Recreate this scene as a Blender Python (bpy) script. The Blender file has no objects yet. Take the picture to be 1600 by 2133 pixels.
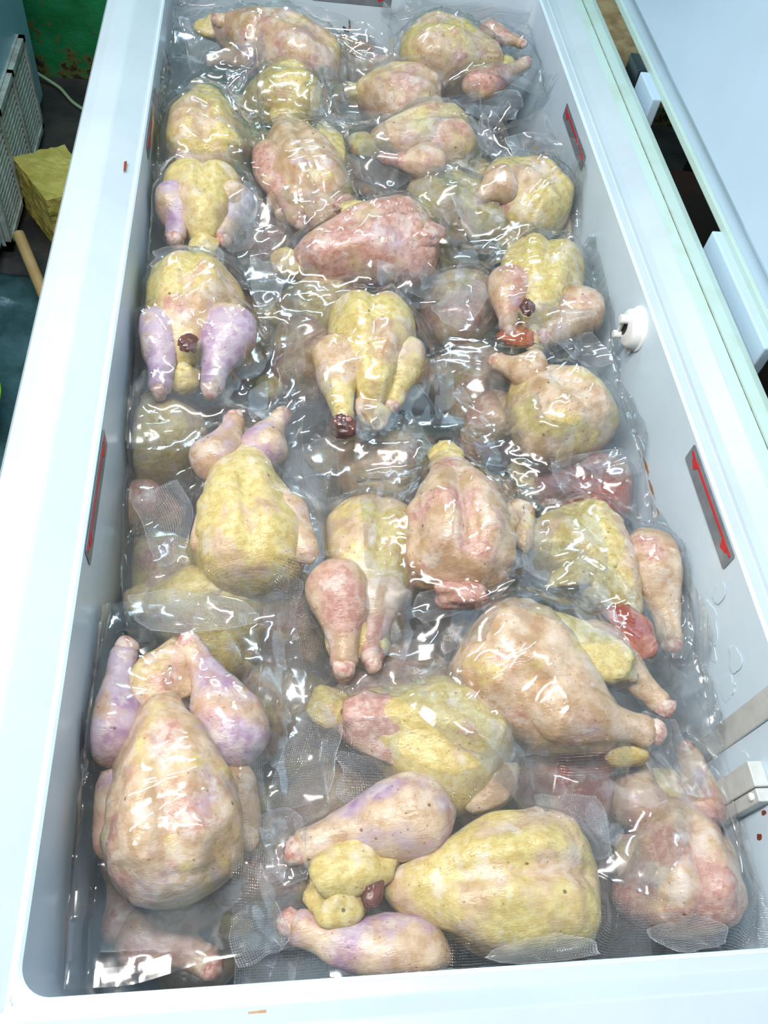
import bpy, bmesh, math, random
import numpy as np
from mathutils import Vector, Matrix

rng = np.random.default_rng(7)
random.seed(7)
scn = bpy.context.scene
C = scn.collection
ZR = 0.86                                   # height of the freezer rim above the floor

# ------------------------------------------------------------------ camera
F = 1755.87
EUL = (0.60083, -0.12478, -0.07258)
CAM = np.array([-0.14448, -0.05628, 0.61688 + ZR])
cd = bpy.data.cameras.new('camera'); cam = bpy.data.objects.new('camera', cd); C.objects.link(cam)
cam.location = CAM; cam.rotation_euler = EUL
cd.sensor_fit = 'VERTICAL'; cd.sensor_height = 24.0; cd.lens = F / 2133.0 * 24.0
cd.clip_start = 0.02
scn.camera = cam

# ------------------------------------------------------------------ world, lamps, exposure
w = bpy.data.worlds.new('room_light'); scn.world = w; w.use_nodes = True
bg = w.node_tree.nodes['Background']
bg.inputs[0].default_value = (0.80, 0.91, 1.0, 1); bg.inputs[1].default_value = 0.13
def area(name, loc, target, sx, sy, power, col):
    l = bpy.data.lights.new(name, 'AREA'); l.shape = 'RECTANGLE'; l.size = sx; l.size_y = sy
    l.energy = power; l.color = col
    o = bpy.data.objects.new(name, l); C.objects.link(o); o.location = loc
    d = Vector(target) - Vector(loc); o.rotation_euler = d.to_track_quat('-Z', 'Y').to_euler()
    return o
tn = area('ceiling_tube_near', (-0.55, 0.30, 2.20), (-0.1, 0.5, 0.8), 1.3, 0.08, 35, (1.0, 0.955, 0.90))
tn.rotation_euler = (0, -0.28, 0)
area('ceiling_tube_far', (-0.25, 1.75, 2.5), (0.0, 1.1, 0.8), 0.9, 0.10, 15, (0.56, 0.82, 1.0))
scn.view_settings.view_transform = 'Standard'
scn.view_settings.look = 'None'
scn.view_settings.gamma = 1.0
scn.view_settings.use_curve_mapping = False
scn.view_settings.exposure = 0.24
scn.cycles.transparent_max_bounces = 32
scn.cycles.max_bounces = 5
scn.cycles.diffuse_bounces = 2
scn.cycles.glossy_bounces = 2
scn.cycles.adaptive_threshold = 0.06
scn.cycles.use_light_tree = False
scn.cycles.caustics_reflective = False
scn.cycles.caustics_refractive = False

# ------------------------------------------------------------------ small helpers
def rotm(rx, ry, rz):
    cx, sx, cy, sy, cz, sz = math.cos(rx), math.sin(rx), math.cos(ry), math.sin(ry), math.cos(rz), math.sin(rz)
    X = np.array([[1, 0, 0], [0, cx, -sx], [0, sx, cx]]); Y = np.array([[cy, 0, sy], [0, 1, 0], [-sy, 0, cy]])
    Z = np.array([[cz, -sz, 0], [sz, cz, 0], [0, 0, 1]])
    return Z @ Y @ X
RC = rotm(*EUL)
def at(u, v, z):
    """the point of the room, z metres above (below) the freezer rim, that the photograph shows at u, v"""
    d = RC @ np.array([(u - 800) / F, -(v - 1066.5) / F, -1.0])
    return CAM + d * ((z + ZR - CAM[2]) / d[2])

def mesh_obj(name, verts, faces, mat=None, parent=None, smooth=True, loc=None, uv=None, layers=None):
    me = bpy.data.meshes.new(name)
    V = np.asarray(verts, float)
    if loc is not None: V = V - np.asarray(loc, float)
    me.from_pydata(V.tolist(), [], [list(f) for f in faces])
    if uv is not None:
        ul = me.uv_layers.new(name='UVMap')
        idx = np.zeros(len(me.loops), np.int32); me.loops.foreach_get('vertex_index', idx)
        ul.data.foreach_set('uv', np.asarray(uv, np.float32)[idx].ravel())
    if layers is not None:
        me.attributes.new('layers', 'FLOAT', 'POINT').data.foreach_set('value', np.asarray(layers, np.float32))
    if smooth: me.polygons.foreach_set('use_smooth', [True] * len(me.polygons))
    me.update()
    o = bpy.data.objects.new(name, me); C.objects.link(o)
    if mat: me.materials.append(mat)
    if parent is not None:
        o.parent = parent
    elif loc is not None:
        o.location = loc
    return o

def empty(name, loc, label=None, cat=None, group=None):
    o = bpy.data.objects.new(name, None); C.objects.link(o); o.location = loc
    o.empty_display_size = 0.02
    if label: o['label'] = label
    if cat: o['category'] = cat
    if group: o['group'] = group
    return o

def tag(o, label, cat, group=None):
    o['label'] = label; o['category'] = cat
    if group: o['group'] = group
    return o

class MB:
    """collects boxes, prisms and tubes into one mesh"""
    def __init__(s): s.v = []; s.f = []
    def add(s, V, Fc):
        n = len(s.v); s.v += [tuple(p) for p in V]; s.f += [tuple(i + n for i in f) for f in Fc]; return s
    def box(s, a, b):
        (x0, y0, z0), (x1, y1, z1) = a, b
        V = [(x0, y0, z0), (x1, y0, z0), (x1, y1, z0), (x0, y1, z0), (x0, y0, z1), (x1, y0, z1), (x1, y1, z1), (x0, y1, z1)]
        return s.add(V, [(3, 2, 1, 0), (4, 5, 6, 7), (0, 1, 5, 4), (1, 2, 6, 5), (2, 3, 7, 6), (3, 0, 4, 7)])
    def prism(s, P, n):
        """polygon P (3D points) pushed along vector n"""
        k = len(P); n = np.asarray(n); V = [np.asarray(p) for p in P] + [np.asarray(p) + n for p in P]
        return s.add(V, [tuple(range(k))[::-1], tuple(range(k, 2 * k))] + [(i, (i + 1) % k, (i + 1) % k + k, i + k) for i in range(k)])
    def build(s, name, mat, parent=None, smooth=False, loc=None, bevel=0.0):
        o = mesh_obj(name, s.v, s.f, mat, parent, smooth, loc)
        if bevel:
            m = o.modifiers.new('bevel', 'BEVEL'); m.width = bevel; m.segments = 2; m.limit_method = 'ANGLE'
        return o

# vectorised value noise -------------------------------------------------
def _h(i, j, k, s):
    n = (i * 374761393 + j * 668265263 + k * 2147483647 + s * 1274126177) & 0x7fffffff
    n = ((n ^ (n >> 13)) * 1274126177) & 0x7fffffff
    return ((n ^ (n >> 16)) & 0xffff) / 65535.0
def noise3(P, seed=0):
    P = np.asarray(P, float); I = np.floor(P).astype(np.int64); f = P - I; f = f * f * (3 - 2 * f)
    r = 0
    for a in (0, 1):
        for b in (0, 1):
            for c in (0, 1):
                wgt = (f[..., 0] if a else 1 - f[..., 0]) * (f[..., 1] if b else 1 - f[..., 1]) * (f[..., 2] if c else 1 - f[..., 2])
                r = r + wgt * _h(I[..., 0] + a, I[..., 1] + b, I[..., 2] + c, seed)
    return r * 2 - 1
def noise2(x, y, seed=0):
    return noise3(np.stack([x, y, np.zeros_like(x) + 0.37], -1), seed)

# ------------------------------------------------------------------ materials
def newmat(name):
    m = bpy.data.materials.new(name); m.use_nodes = True
    nt = m.node_tree; nt.nodes.clear()
    return m, nt, nt.nodes.new, nt.links.new
def plain(name, col, rough=0.5, spec=0.5, metallic=0.0, var=0.0, vscale=6.0, bump=0.0, bscale=200.0, col2=None, lo=0.4, hi=0.62, coat=0.0):
    m, nt, N, L = newmat(name)
    out = N('ShaderNodeOutputMaterial'); b = N('ShaderNodeBsdfPrincipled'); L(b.outputs[0], out.inputs[0])
    b.inputs['Base Color'].default_value = (*col, 1); b.inputs['Roughness'].default_value = rough
    b.inputs['Specular IOR Level'].default_value = spec; b.inputs['Metallic'].default_value = metallic
    b.inputs['Coat Weight'].default_value = coat
    tc = N('ShaderNodeTexCoord')
    if var or col2:
        n = N('ShaderNodeTexNoise'); n.inputs['Scale'].default_value = vscale; n.inputs['Detail'].default_value = 6
        n.inputs['Roughness'].default_value = 0.62
        L(tc.outputs['Object'], n.inputs['Vector'])
        r = N('ShaderNodeMapRange'); r.inputs[1].default_value = lo; r.inputs[2].default_value = hi; L(n.outputs[0], r.inputs[0])
        mx = N('ShaderNodeMix'); mx.data_type = 'RGBA'; L(r.outputs[0], mx.inputs[0])
        mx.inputs[6].default_value = (*col, 1)
        c2 = col2 if col2 else tuple(c * (1 - var) for c in col)
        mx.inputs[7].default_value = (*c2, 1); L(mx.outputs[2], b.inputs['Base Color'])
    if bump:
        n2 = N('ShaderNodeTexNoise'); n2.inputs['Scale'].default_value = bscale; n2.inputs['Detail'].default_value = 4
        L(tc.outputs['Object'], n2.inputs['Vector'])
        bp = N('ShaderNodeBump'); bp.inputs['Strength'].default_value = bump; bp.inputs['Distance'].default_value = 0.004
        L(n2.outputs[0], bp.inputs['Height']); L(bp.outputs[0], b.inputs['Normal'])
    return m

M = {}
M['enamel'] = plain('white_enamel', (0.47, 0.63, 0.78), 0.28, 0.5, var=0.05, vscale=5)
M['rim'] = plain('white_rim_plastic', (0.47, 0.56, 0.62), 0.30, 0.5, var=0.06, vscale=9)
M['mint'] = plain('aged_white_plastic', (0.46, 0.62, 0.58), 0.38, 0.5, col2=(0.40, 0.50, 0.40), vscale=14, lo=0.5, hi=0.8)
M['liner'] = plain('liner_plastic', (0.62, 0.76, 0.88), 0.33, 0.5, col2=(0.58, 0.72, 0.83), vscale=7, bump=0.05, bscale=60)
M['plastic'] = plain('white_part_plastic', (0.80, 0.83, 0.83), 0.35, 0.5)
M['greyplastic'] = plain('grey_part_plastic', (0.55, 0.58, 0.57), 0.4, 0.5, var=0.15, vscale=40)
M['sticker'] = plain('grey_foil_sticker', (0.20, 0.24, 0.28), 0.35, 0.6, var=0.25, vscale=40)
M['red'] = plain('red_print', (0.55, 0.02, 0.025), 0.5)
M['black'] = plain('black_mark', (0.012, 0.012, 0.015), 0.6)
M['seam'] = plain('seam_grime', (0.03, 0.035, 0.02), 0.8, col2=(0.16, 0.17, 0.10), vscale=70)
M['blood'] = plain('dried_blood', (0.22, 0.035, 0.015), 0.35)
M['stain'] = plain('brown_stain', (0.34, 0.20, 0.10), 0.6, col2=(0.5, 0.36, 0.22), vscale=60)
M['frost'] = plain('frost', (0.60, 0.74, 0.84), 0.75)
M['metal'] = plain('dark_hinge_metal', (0.05, 0.07, 0.08), 0.35, 0.6, metallic=0.7, var=0.4, vscale=30)
M['floor'] = plain('dark_wet_floor', (0.030, 0.030, 0.032), 0.45, 0.4, col2=(0.075, 0.07, 0.065), vscale=5, bump=0.4, bscale=40)
M['wood'] = plain('chipboard', (0.50, 0.37, 0.20), 0.7, col2=(0.30, 0.20, 0.10), vscale=22, bump=0.3, bscale=120)
M['stick'] = plain('pale_wood', (0.52, 0.36, 0.15), 0.55, col2=(0.42, 0.27, 0.10), vscale=12)
M['brown'] = plain('dark_brown', (0.045, 0.016, 0.010), 0.6, col2=(0.02, 0.01, 0.008), vscale=9)
M['foam'] = plain('yellow_foam', (0.66, 0.60, 0.17), 0.95, 0.1, col2=(0.50, 0.44, 0.10), vscale=13, bump=0.8, bscale=330)
M['lime'] = plain('lime_plastic', (0.22, 0.62, 0.04), 0.35)
M['teal'] = plain('blue_plastic_sheet', (0.03, 0.075, 0.085), 0.2, 0.6, col2=(0.06, 0.13, 0.15), vscale=14, bump=0.4, bscale=30)
M['cable'] = plain('pale_cable', (0.40, 0.55, 0.34), 0.5)
M['grille'] = plain('dusty_grille', (0.52, 0.60, 0.55), 0.6, col2=(0.34, 0.36, 0.32), vscale=30)

def wall_mat():
    m, nt, N, L = newmat('green_painted_plaster')
    out = N('ShaderNodeOutputMaterial'); b = N('ShaderNodeBsdfPrincipled'); L(b.outputs[0], out.inputs[0])
    b.inputs['Roughness'].default_value = 0.6
    tc = N('ShaderNodeTexCoord'); sp = N('ShaderNodeSeparateXYZ'); L(tc.outputs['Object'], sp.inputs[0])
    n = N('ShaderNodeTexNoise'); n.inputs['Scale'].default_value = 9; n.inputs['Detail'].default_value = 8; L(tc.outputs['Object'], n.inputs['Vector'])
    mx = N('ShaderNodeMix'); mx.data_type = 'RGBA'; mx.inputs[6].default_value = (0.005, 0.20, 0.055, 1); mx.inputs[7].default_value = (0.02, 0.34, 0.13, 1)
    r0 = N('ShaderNodeMapRange'); r0.inputs[1].default_value = 0.35; r0.inputs[2].default_value = 0.7; L(n.outputs[0], r0.inputs[0]); L(r0.outputs[0], mx.inputs[0])
    # flaked paint near the foot of the wall
    n2 = N('ShaderNodeTexNoise'); n2.inputs['Scale'].default_value = 22; n2.inputs['Detail'].default_value = 9; n2.inputs['Roughness'].default_value = 0.7
    L(tc.outputs['Object'], n2.inputs['Vector'])
    hgt = N('ShaderNodeMapRange'); hgt.inputs[1].default_value = 0.30; hgt.inputs[2].default_value = 0.0; hgt.inputs[3].default_value = -0.12; hgt.inputs[4].default_value = 0.14
    L(sp.outputs[2], hgt.inputs[0])
    ad = N('ShaderNodeMath'); ad.operation = 'ADD'; L(n2.outputs[0], ad.inputs[0]); L(hgt.outputs[0], ad.inputs[1])
    r1 = N('ShaderNodeMapRange'); r1.inputs[1].default_value = 0.57; r1.inputs[2].default_value = 0.62; L(ad.outputs[0], r1.inputs[0])
    r2 = N('ShaderNodeMapRange'); r2.inputs[1].default_value = 0.64; r2.inputs[2].default_value = 0.68; L(ad.outputs[0], r2.inputs[0])
    mx2 = N('ShaderNodeMix'); mx2.data_type = 'RGBA'; L(mx.outputs[2], mx2.inputs[6]); mx2.inputs[7].default_value = (0.16, 0.15, 0.04, 1); L(r1.outputs[0], mx2.inputs[0])
    mx3 = N('ShaderNodeMix'); mx3.data_type = 'RGBA'; L(mx2.outputs[2], mx3.inputs[6]); mx3.inputs[7].default_value = (0.03, 0.03, 0.015, 1); L(r2.outputs[0], mx3.inputs[0])
    L(mx3.outputs[2], b.inputs['Base Color'])
    bp = N('ShaderNodeBump'); bp.inputs['Strength'].default_value = 0.5; bp.inputs['Distance'].default_value = 0.01; L(n2.outputs[0], bp.inputs['Height']); L(bp.outputs[0], b.inputs['Normal'])
    return m
M['wall'] = wall_mat()

def skin_mat():
    m, nt, N, L = newmat('raw_chicken_skin')
    out = N('ShaderNodeOutputMaterial'); b = N('ShaderNodeBsdfPrincipled'); L(b.outputs[0], out.inputs[0])
    b.inputs['Roughness'].default_value = 0.34; b.inputs['Specular IOR Level'].default_value = 0.5
    tc = N('ShaderNodeTexCoord'); oi = N('ShaderNodeObjectInfo')
    off = N('ShaderNodeVectorMath'); off.operation = 'MULTIPLY_ADD'
    cmb = N('ShaderNodeCombineXYZ')
    for i in range(3): L(oi.outputs['Random'], cmb.inputs[i])
    off.inputs[1].default_value = (7.3, 11.7, 5.1); L(cmb.outputs[0], off.inputs[0]); L(tc.outputs['Object'], off.inputs[2])
    vec = off.outputs[0]
    def attr(nm):
        a = N('ShaderNodeAttribute'); a.attribute_type = 'OBJECT'; a.attribute_name = nm; return a.outputs['Fac']
    def noise(sc, det=4, rough=0.55, dist=0.0, v=None):
        n = N('ShaderNodeTexNoise'); n.inputs['Scale'].default_value = sc; n.inputs['Detail'].default_value = det
        n.inputs['Roughness'].default_value = rough; n.inputs['Distortion'].default_value = dist
        L(v or vec, n.inputs['Vector']); return n.outputs[0]
    def thr(val, lo, hi):
        r = N('ShaderNodeMapRange'); r.interpolation_type = 'SMOOTHSTEP'; r.inputs[1].default_value = lo; r.inputs[2].default_value = hi
        L(val, r.inputs[0]); return r.outputs[0]
    def math_(op, a, c):
        n = N('ShaderNodeMath'); n.operation = op; n.use_clamp = (op != 'SUBTRACT')
        for i, q in enumerate((a, c)):
            if isinstance(q, (int, float)): n.inputs[i].default_value = q
            else: L(q, n.inputs[i])
        return n.outputs[0]
    def mix(f, a, c):
        n = N('ShaderNodeMix'); n.data_type = 'RGBA'; L(f, n.inputs[0])
        for i, q in ((6, a), (7, c)):
            if isinstance(q, tuple): n.inputs[i].default_value = (*q, 1)
            else: L(q, n.inputs[i])
        return n.outputs[2]
    def amount(nm, nz, soft=0.16):
        # patches that cover the share of the skin given by the object's own number
        a = math_('SUBTRACT', 0.80, 0)
        n = N('ShaderNodeMath'); n.operation = 'MULTIPLY_ADD'; L(attr(nm), n.inputs[0]); n.inputs[1].default_value = -0.62; n.inputs[2].default_value = 0.76
        d = N('ShaderNodeMath'); d.operation = 'SUBTRACT'; L(nz, d.inputs[0]); L(n.outputs[0], d.inputs[1])
        return thr(d.outputs[0], -0.03, soft)
    base = mix(thr(noise(60, 3, 0.6), 0.36, 0.66), (0.68, 0.51, 0.36), (0.49, 0.32, 0.18))
    fine = noise(130, 3, 0.6)
    base = mix(math_('MULTIPLY', thr(noise(15, 2), 0.5, 0.66), 0.6), base, (0.40, 0.23, 0.11))
    tan = mix(thr(fine, 0.38, 0.62), (0.68, 0.57, 0.24), (0.57, 0.43, 0.14))
    c = mix(amount('yel', noise(18, 3, 0.6), 0.12), base, tan)
    c = mix(amount('pink', noise(22, 2), 0.16), c, mix(thr(fine, 0.4, 0.6), (0.59, 0.36, 0.30), (0.47, 0.23, 0.18)))
    c = mix(amount('purp', noise(27, 2), 0.24), c, mix(thr(noise(45, 2), 0.42, 0.66), (0.52, 0.41, 0.50), (0.36, 0.21, 0.36)))
    c = mix(amount('red', noise(25, 2), 0.12), c, (0.40, 0.09, 0.06))
    c = mix(amount('dark', noise(20, 2), 0.2), c, (0.24, 0.14, 0.08))  # brown skin; on the low birds it also stands in for shade
    c = mix(math_('MULTIPLY', thr(noise(34, 3, 0.65), 0.53, 0.66), 0.55), c, (0.72, 0.65, 0.59))
    # fold lines in the skin
    mpc = N('ShaderNodeMapping'); mpc.inputs['Scale'].default_value = (1.0, 1.7, 1.2); L(vec, mpc.inputs['Vector'])
    cn = noise(42, 3, 0.6, 0.6, mpc.outputs[0])
    ab = N('ShaderNodeMath'); ab.operation = 'SUBTRACT'; L(cn, ab.inputs[0]); ab.inputs[1].default_value = 0.5
    ab2 = N('ShaderNodeMath'); ab2.operation = 'ABSOLUTE'; L(ab.outputs[0], ab2.inputs[0])
    crease = math_('MULTIPLY', thr(ab2.outputs[0], 0.035, 0.0), thr(noise(11, 2), 0.42, 0.6))
    c = mix(math_('MULTIPLY', crease, 0.16), c, (0.42, 0.22, 0.10))
    # feather follicles and dirt specks
    v = N('ShaderNodeTexVoronoi'); v.inputs['Scale'].default_value = 150; L(vec, v.inputs['Vector'])
    sp = math_('MULTIPLY', thr(v.outputs['Distance'], 0.20, 0.08), thr(fine, 0.42, 0.6))
    c = mix(math_('MULTIPLY', sp, 0.75), c, (0.20, 0.11, 0.05))
    v2 = N('ShaderNodeTexVoronoi'); v2.inputs['Scale'].default_value = 34; L(vec, v2.inputs['Vector'])
    sp2 = math_('MULTIPLY', thr(v2.outputs['Distance'], 0.075, 0.035), 0.85)
    c = mix(sp2, c, (0.12, 0.06, 0.03))
    L(c, b.inputs['Base Color'])
    b.inputs['Subsurface Weight'].default_value = 0.0
    # goose bumps, wrinkles, folds
    mp = N('ShaderNodeMapping'); mp.inputs['Scale'].default_value = (1, 1.9, 1.3); L(vec, mp.inputs['Vector'])
    wr = noise(80, 3, 0.65, 0.0, mp.outputs[0])
    bp = N('ShaderNodeBump'); bp.inputs['Strength'].default_value = 0.36; bp.inputs['Distance'].default_value = 0.004
    hs_ = N('ShaderNodeMath'); hs_.operation = 'MULTIPLY_ADD'; L(crease, hs_.inputs[0]); hs_.inputs[1].default_value = -0.12; L(wr, hs_.inputs[2])
    L(hs_.outputs[0], bp.inputs['Height']); L(bp.outputs[0], b.inputs['Normal'])
    return m
M['skin'] = skin_mat()
M['bone'] = plain('bone_end', (0.70, 0.55, 0.47), 0.4, col2=(0.46, 0.20, 0.16), vscale=110, lo=0.42, hi=0.6)
M['cavity'] = plain('cavity_flesh', (0.16, 0.045, 0.035), 0.3, col2=(0.07, 0.025, 0.02), vscale=60)
M['juice'] = plain('orange_meat_juice', (0.52, 0.14, 0.03), 0.15, 0.6, col2=(0.36, 0.05, 0.02), vscale=40)

def film_mat(name, milk, milk_col, gloss_rough, emb, gain=1.0):
    m, nt, N, L = newmat(name)
    out = N('ShaderNodeOutputMaterial')
    tr = N('ShaderNodeBsdfTransparent'); tr.inputs[0].default_value = (0.975, 0.985, 0.99, 1)
    df = N('ShaderNodeBsdfDiffuse'); df.inputs[0].default_value = (*milk_col, 1)
    gl = N('ShaderNodeBsdfGlossy'); gl.inputs['Roughness'].default_value = gloss_rough; gl.inputs[0].default_value = (1, 1, 1, 1)
    a = N('ShaderNodeMixShader'); L(tr.outputs[0], a.inputs[1]); L(df.outputs[0], a.inputs[2]); a.inputs[0].default_value = milk
    at_ = N('ShaderNodeAttribute'); at_.attribute_name = 'layers'   # 1 where one sheet lies on the meat, 2 where both sheets lie flat
    mk0 = N('ShaderNodeMapRange'); mk0.clamp = False; mk0.inputs[1].default_value = 1; mk0.inputs[2].default_value = 2; mk0.inputs[3].default_value = milk; mk0.inputs[4].default_value = milk * (1.7 if emb else 2.2)
    L(at_.outputs['Fac'], mk0.inputs[0]); L(mk0.outputs[0], a.inputs[0])
    lwn = N('ShaderNodeLayerWeight'); lwn.inputs['Blend'].default_value = 0.5          # facing is the same from both sides of the sheet
    pw = N('ShaderNodeMath'); pw.operation = 'POWER'; pw.inputs[1].default_value = 4.5; L(lwn.outputs['Facing'], pw.inputs[0])
    lw = N('ShaderNodeMath'); lw.operation = 'MULTIPLY_ADD'; lw.inputs[1].default_value = 0.5; lw.inputs[2].default_value = 0.06; L(pw.outputs[0], lw.inputs[0])
    if emb:
        # embossed diamond grid of the channel film
        tc = N('ShaderNodeTexCoord'); sp = N('ShaderNodeSeparateXYZ'); L(tc.outputs['UV'], sp.inputs[0])
        sn = []
        for op in ('ADD', 'SUBTRACT'):
            d = N('ShaderNodeMath'); d.operation = op; L(sp.outputs[0], d.inputs[0]); L(sp.outputs[1], d.inputs[1])
            k = N('ShaderNodeMath'); k.operation = 'MULTIPLY'; k.inputs[1].default_value = 2 * math.pi / 0.0036; L(d.outputs[0], k.inputs[0])
            q = N('ShaderNodeMath'); q.operation = 'SINE'; L(k.outputs[0], q.inputs[0]); sn.append(q.outputs[0])
        pr = N('ShaderNodeMath'); pr.operation = 'MULTIPLY'; L(sn[0], pr.inputs[0]); L(sn[1], pr.inputs[1])
        b2 = N('ShaderNodeBump'); b2.inputs['Strength'].default_value = 0.8; b2.inputs['Distance'].default_value = 0.0020; L(pr.outputs[0], b2.inputs['Height'])
        L(b2.outputs[0], gl.inputs['Normal'])
        mk = N('ShaderNodeMapRange'); mk.inputs[1].default_value = 0.0; mk.inputs[2].default_value = 0.9; mk.inputs[3].default_value = 0.4; mk.inputs[4].default_value = 3.4  # whiter dots paint in the glints of the embossing
        L(pr.outputs[0], mk.inputs[0]); mm = N('ShaderNodeMath'); mm.operation = 'MULTIPLY'; L(mk.outputs[0], mm.inputs[0]); L(mk0.outputs[0], mm.inputs[1]); L(mm.outputs[0], a.inputs[0])
    mn = N('ShaderNodeMath'); mn.operation = 'MULTIPLY'; L(lw.outputs[0], mn.inputs[0])      # every sheet reflects from both of its faces
    gn = N('ShaderNodeMapRange'); gn.clamp = False; gn.inputs[1].default_value = 1; gn.inputs[2].default_value = 2; gn.inputs[3].default_value = 1.5 * gain; gn.inputs[4].default_value = 2.4 * gain
    L(at_.outputs['Fac'], gn.inputs[0]); L(gn.outputs[0], mn.inputs[1]); mn.use_clamp = True
    z = N('ShaderNodeMixShader'); L(mn.outputs[0], z.inputs[0]); L(a.outputs[0], z.inputs[1]); L(gl.outputs[0], z.inputs[2])
    L(z.outputs[0], out.inputs[0])
    return m
M['film'] = film_mat('clear_vacuum_film', 0.011, (0.88, 0.88, 0.92), 0.11, False)
M['film_dots'] = film_mat('embossed_vacuum_film', 0.018, (0.88, 0.88, 0.92), 0.14, True)
M['flap'] = film_mat('doubled_film_flap', 0.036, (0.84, 0.88, 0.95), 0.10, False)
M['flap_dots'] = film_mat('doubled_dotted_flap', 0.042, (0.84, 0.88, 0.95), 0.12, True)
M['edge'] = film_mat('edge_glint_film', 0.55, (0.86, 0.90, 0.96), 0.2, False)  # strong milk paints in the light that cut edges catch
M['seal'] = film_mat('heat_sealed_film', 0.28, (0.85, 0.88, 0.94), 0.2, False)

# ================================================================== the room
XI, YI = 0.29, 1.382                         # inner half width and length of the freezer
def Zr(z): return z + ZR
fl = MB().box((-3.0, -1.6, -0.1), (3.0, 2.53, 0.0)).build('floor', M['floor']); fl['kind'] = 'structure'
wl = MB().box((-3.0, 2.53, 0.0), (3.0, 2.68, 2.6)).build('wall_back', M['wall']); wl['kind'] = 'structure'

# ================================================================== the chest freezer
fz = empty('chest_freezer', (0, 0.69, 0), 'open white chest freezer filled with bagged chickens', 'freezer')
fo = (0, 0.69, 0)
def fpart(o): return o
# outer cabinet: four walls and a base, hollow inside
mb = MB()
xo0, xo1, yo0, yo1 = -0.363, 0.378, -0.075, 1.457
mb.box((xo0, yo0, 0.03), (xo0 + 0.02, yo1, Zr(-0.012))).box((xo1 - 0.02, yo0, 0.03), (xo1, yo1, Zr(-0.012)))
mb.box((xo0, yo0, 0.03), (xo1, yo0 + 0.02, Zr(-0.012))).box((xo0, yo1 - 0.02, 0.03), (xo1, yo1, Zr(-0.012)))
mb.box((xo0, yo0, 0.03), (xo1, yo1, 0.06))
mb.build('cabinet', M['enamel'], fz, loc=fo)
# liner with rounded corners
def rrect(d, r, n=8):
    P = []
    for cx, cy, a0 in ((XI + d - r, YI + d - r, 0), (-XI - d + r, YI + d - r, 90), (-XI - d + r, -d + r, 180), (XI + d - r, -d + r, 270)):
        for i in range(n + 1):
            a = math.radians(a0 + 90 * i / n); P.append((cx + r * math.cos(a), cy + r * math.sin(a)))
    return P
rings = [(0.034, 0.004, -0.0018), (0.0075, 0.017, -0.0012), (0.006, 0.018, 0.0005), (0.002, 0.020, 0.0005), (0.0, 0.020, -0.002), (0.0, 0.022, -0.06), (-0.002, 0.024, -0.15), (-0.004, 0.03, -0.30), (-0.006, 0.03, -0.31), (-0.014, 0.03, -0.325), (-0.03, 0.03, -0.33)]
V = []; Fs = []
for d, r, z in rings: V += [(x, y, Zr(z)) for x, y in rrect(d, r)]
k = 36
for i in range(len(rings) - 1):
    for j in range(k): Fs.append((i * k + j, i * k + (j + 1) % k, (i + 1) * k + (j + 1) % k, (i + 1) * k + j))
Fs.append(tuple((len(rings) - 1) * k + j for j in range(k)))
mesh_obj('inner_liner', V, [f[::-1] for f in Fs], M['liner'], fz, True, fo).modifiers.new('es', 'EDGE_SPLIT').split_angle = 0.6
# rim: four mitred mouldings
prof_n = [(0.002, -0.010), (0.002, -0.001), (0.0035, 0.0012), (0.011, 0.0016), (0.0125, -0.0015), (0.0145, -0.0015), (0.0165, 0.0022), (0.028, 0.003), (0.036, 0.0105), (0.038, 0.0115), (0.060, 0.0118), (0.072, 0.0095), (0.0755, 0.005), (0.0755, -0.045), (0.070, -0.045)]
prof_r = [(0.002, -0.010), (0.002, -0.001), (0.0035, 0.0012), (0.011, 0.0016), (0.0125, -0.0015), (0.0145, -0.0015), (0.0165, 0.0022), (0.026, 0.0028), (0.045, 0.0135), (0.048, 0.0142), (0.0615, 0.0144), (0.0625, 0.0115), (0.0640, 0.0115), (0.065, 0.0142), (0.080, 0.0130), (0.090, 0.0095), (0.0925, 0.004), (0.0925, -0.045), (0.086, -0.045)]
def interp_d(d, side):
    # right side is a little wider than the others: stretch offsets beyond 26 mm
    return d
def rim(name, prof, pa, pb, mat, pm=None, pend=None):
    V = []; n = len(prof); k = 2
    if pm:                                   # the first end takes the height of the moulding it is mitred to
        zs = np.interp([d for d, z in prof], [d + 1e-6 * i for i, (d, z) in enumerate(pend)], [z for d, z in pend])
        for (d, z), ze in zip(prof, zs): V.append((*pa(d), Zr(min(z, -0.001) if d <= 0.002 or d > 0.0753 else ze)))
        for d, z in prof: V.append((*pm(d), Zr(z)))
        k = 3
    else:
        for d, z in prof: V.append((*pa(d), Zr(z)))
    for d, z in prof: V.append((*pb(d), Zr(z)))
    return mesh_obj(name, V, [(q * n + i, q * n + i + 1, q * n + n + i + 1, q * n + n + i) for q in range(k - 1) for i in range(n - 1)], mat, fz, False, fo)
prof_l = [(0.002, -0.010), (0.002, -0.001), (0.0035, 0.0006), (0.006, 0.001), (0.034, 0.0150), (0.037, 0.0160), (0.060, 0.0164), (0.072, 0.0135), (0.0755, 0.008), (0.0755, -0.045), (0.070, -0.045)]
prof_f = [(0.002, -0.010), (0.002, -0.001), (0.0035, 0.0012), (0.0115, 0.0016), (0.0130, 0.0022), (0.024, 0.0112), (0.026, 0.0120), (0.060, 0.0126), (0.072, 0.0105), (0.0755, 0.005), (0.0755, -0.045), (0.070, -0.045)]
sR = lambda d: d * 0.0755 / 0.0925 if d > 0.02 else d
sL = lambda d: d
rim('rim_side', prof_l, lambda d: (-XI - d, YI + d), lambda d: (-XI - d, -d), M['rim'])
sN = lambda d: d * 0.0925 / 0.0755 if d > 0.02 else d
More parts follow.
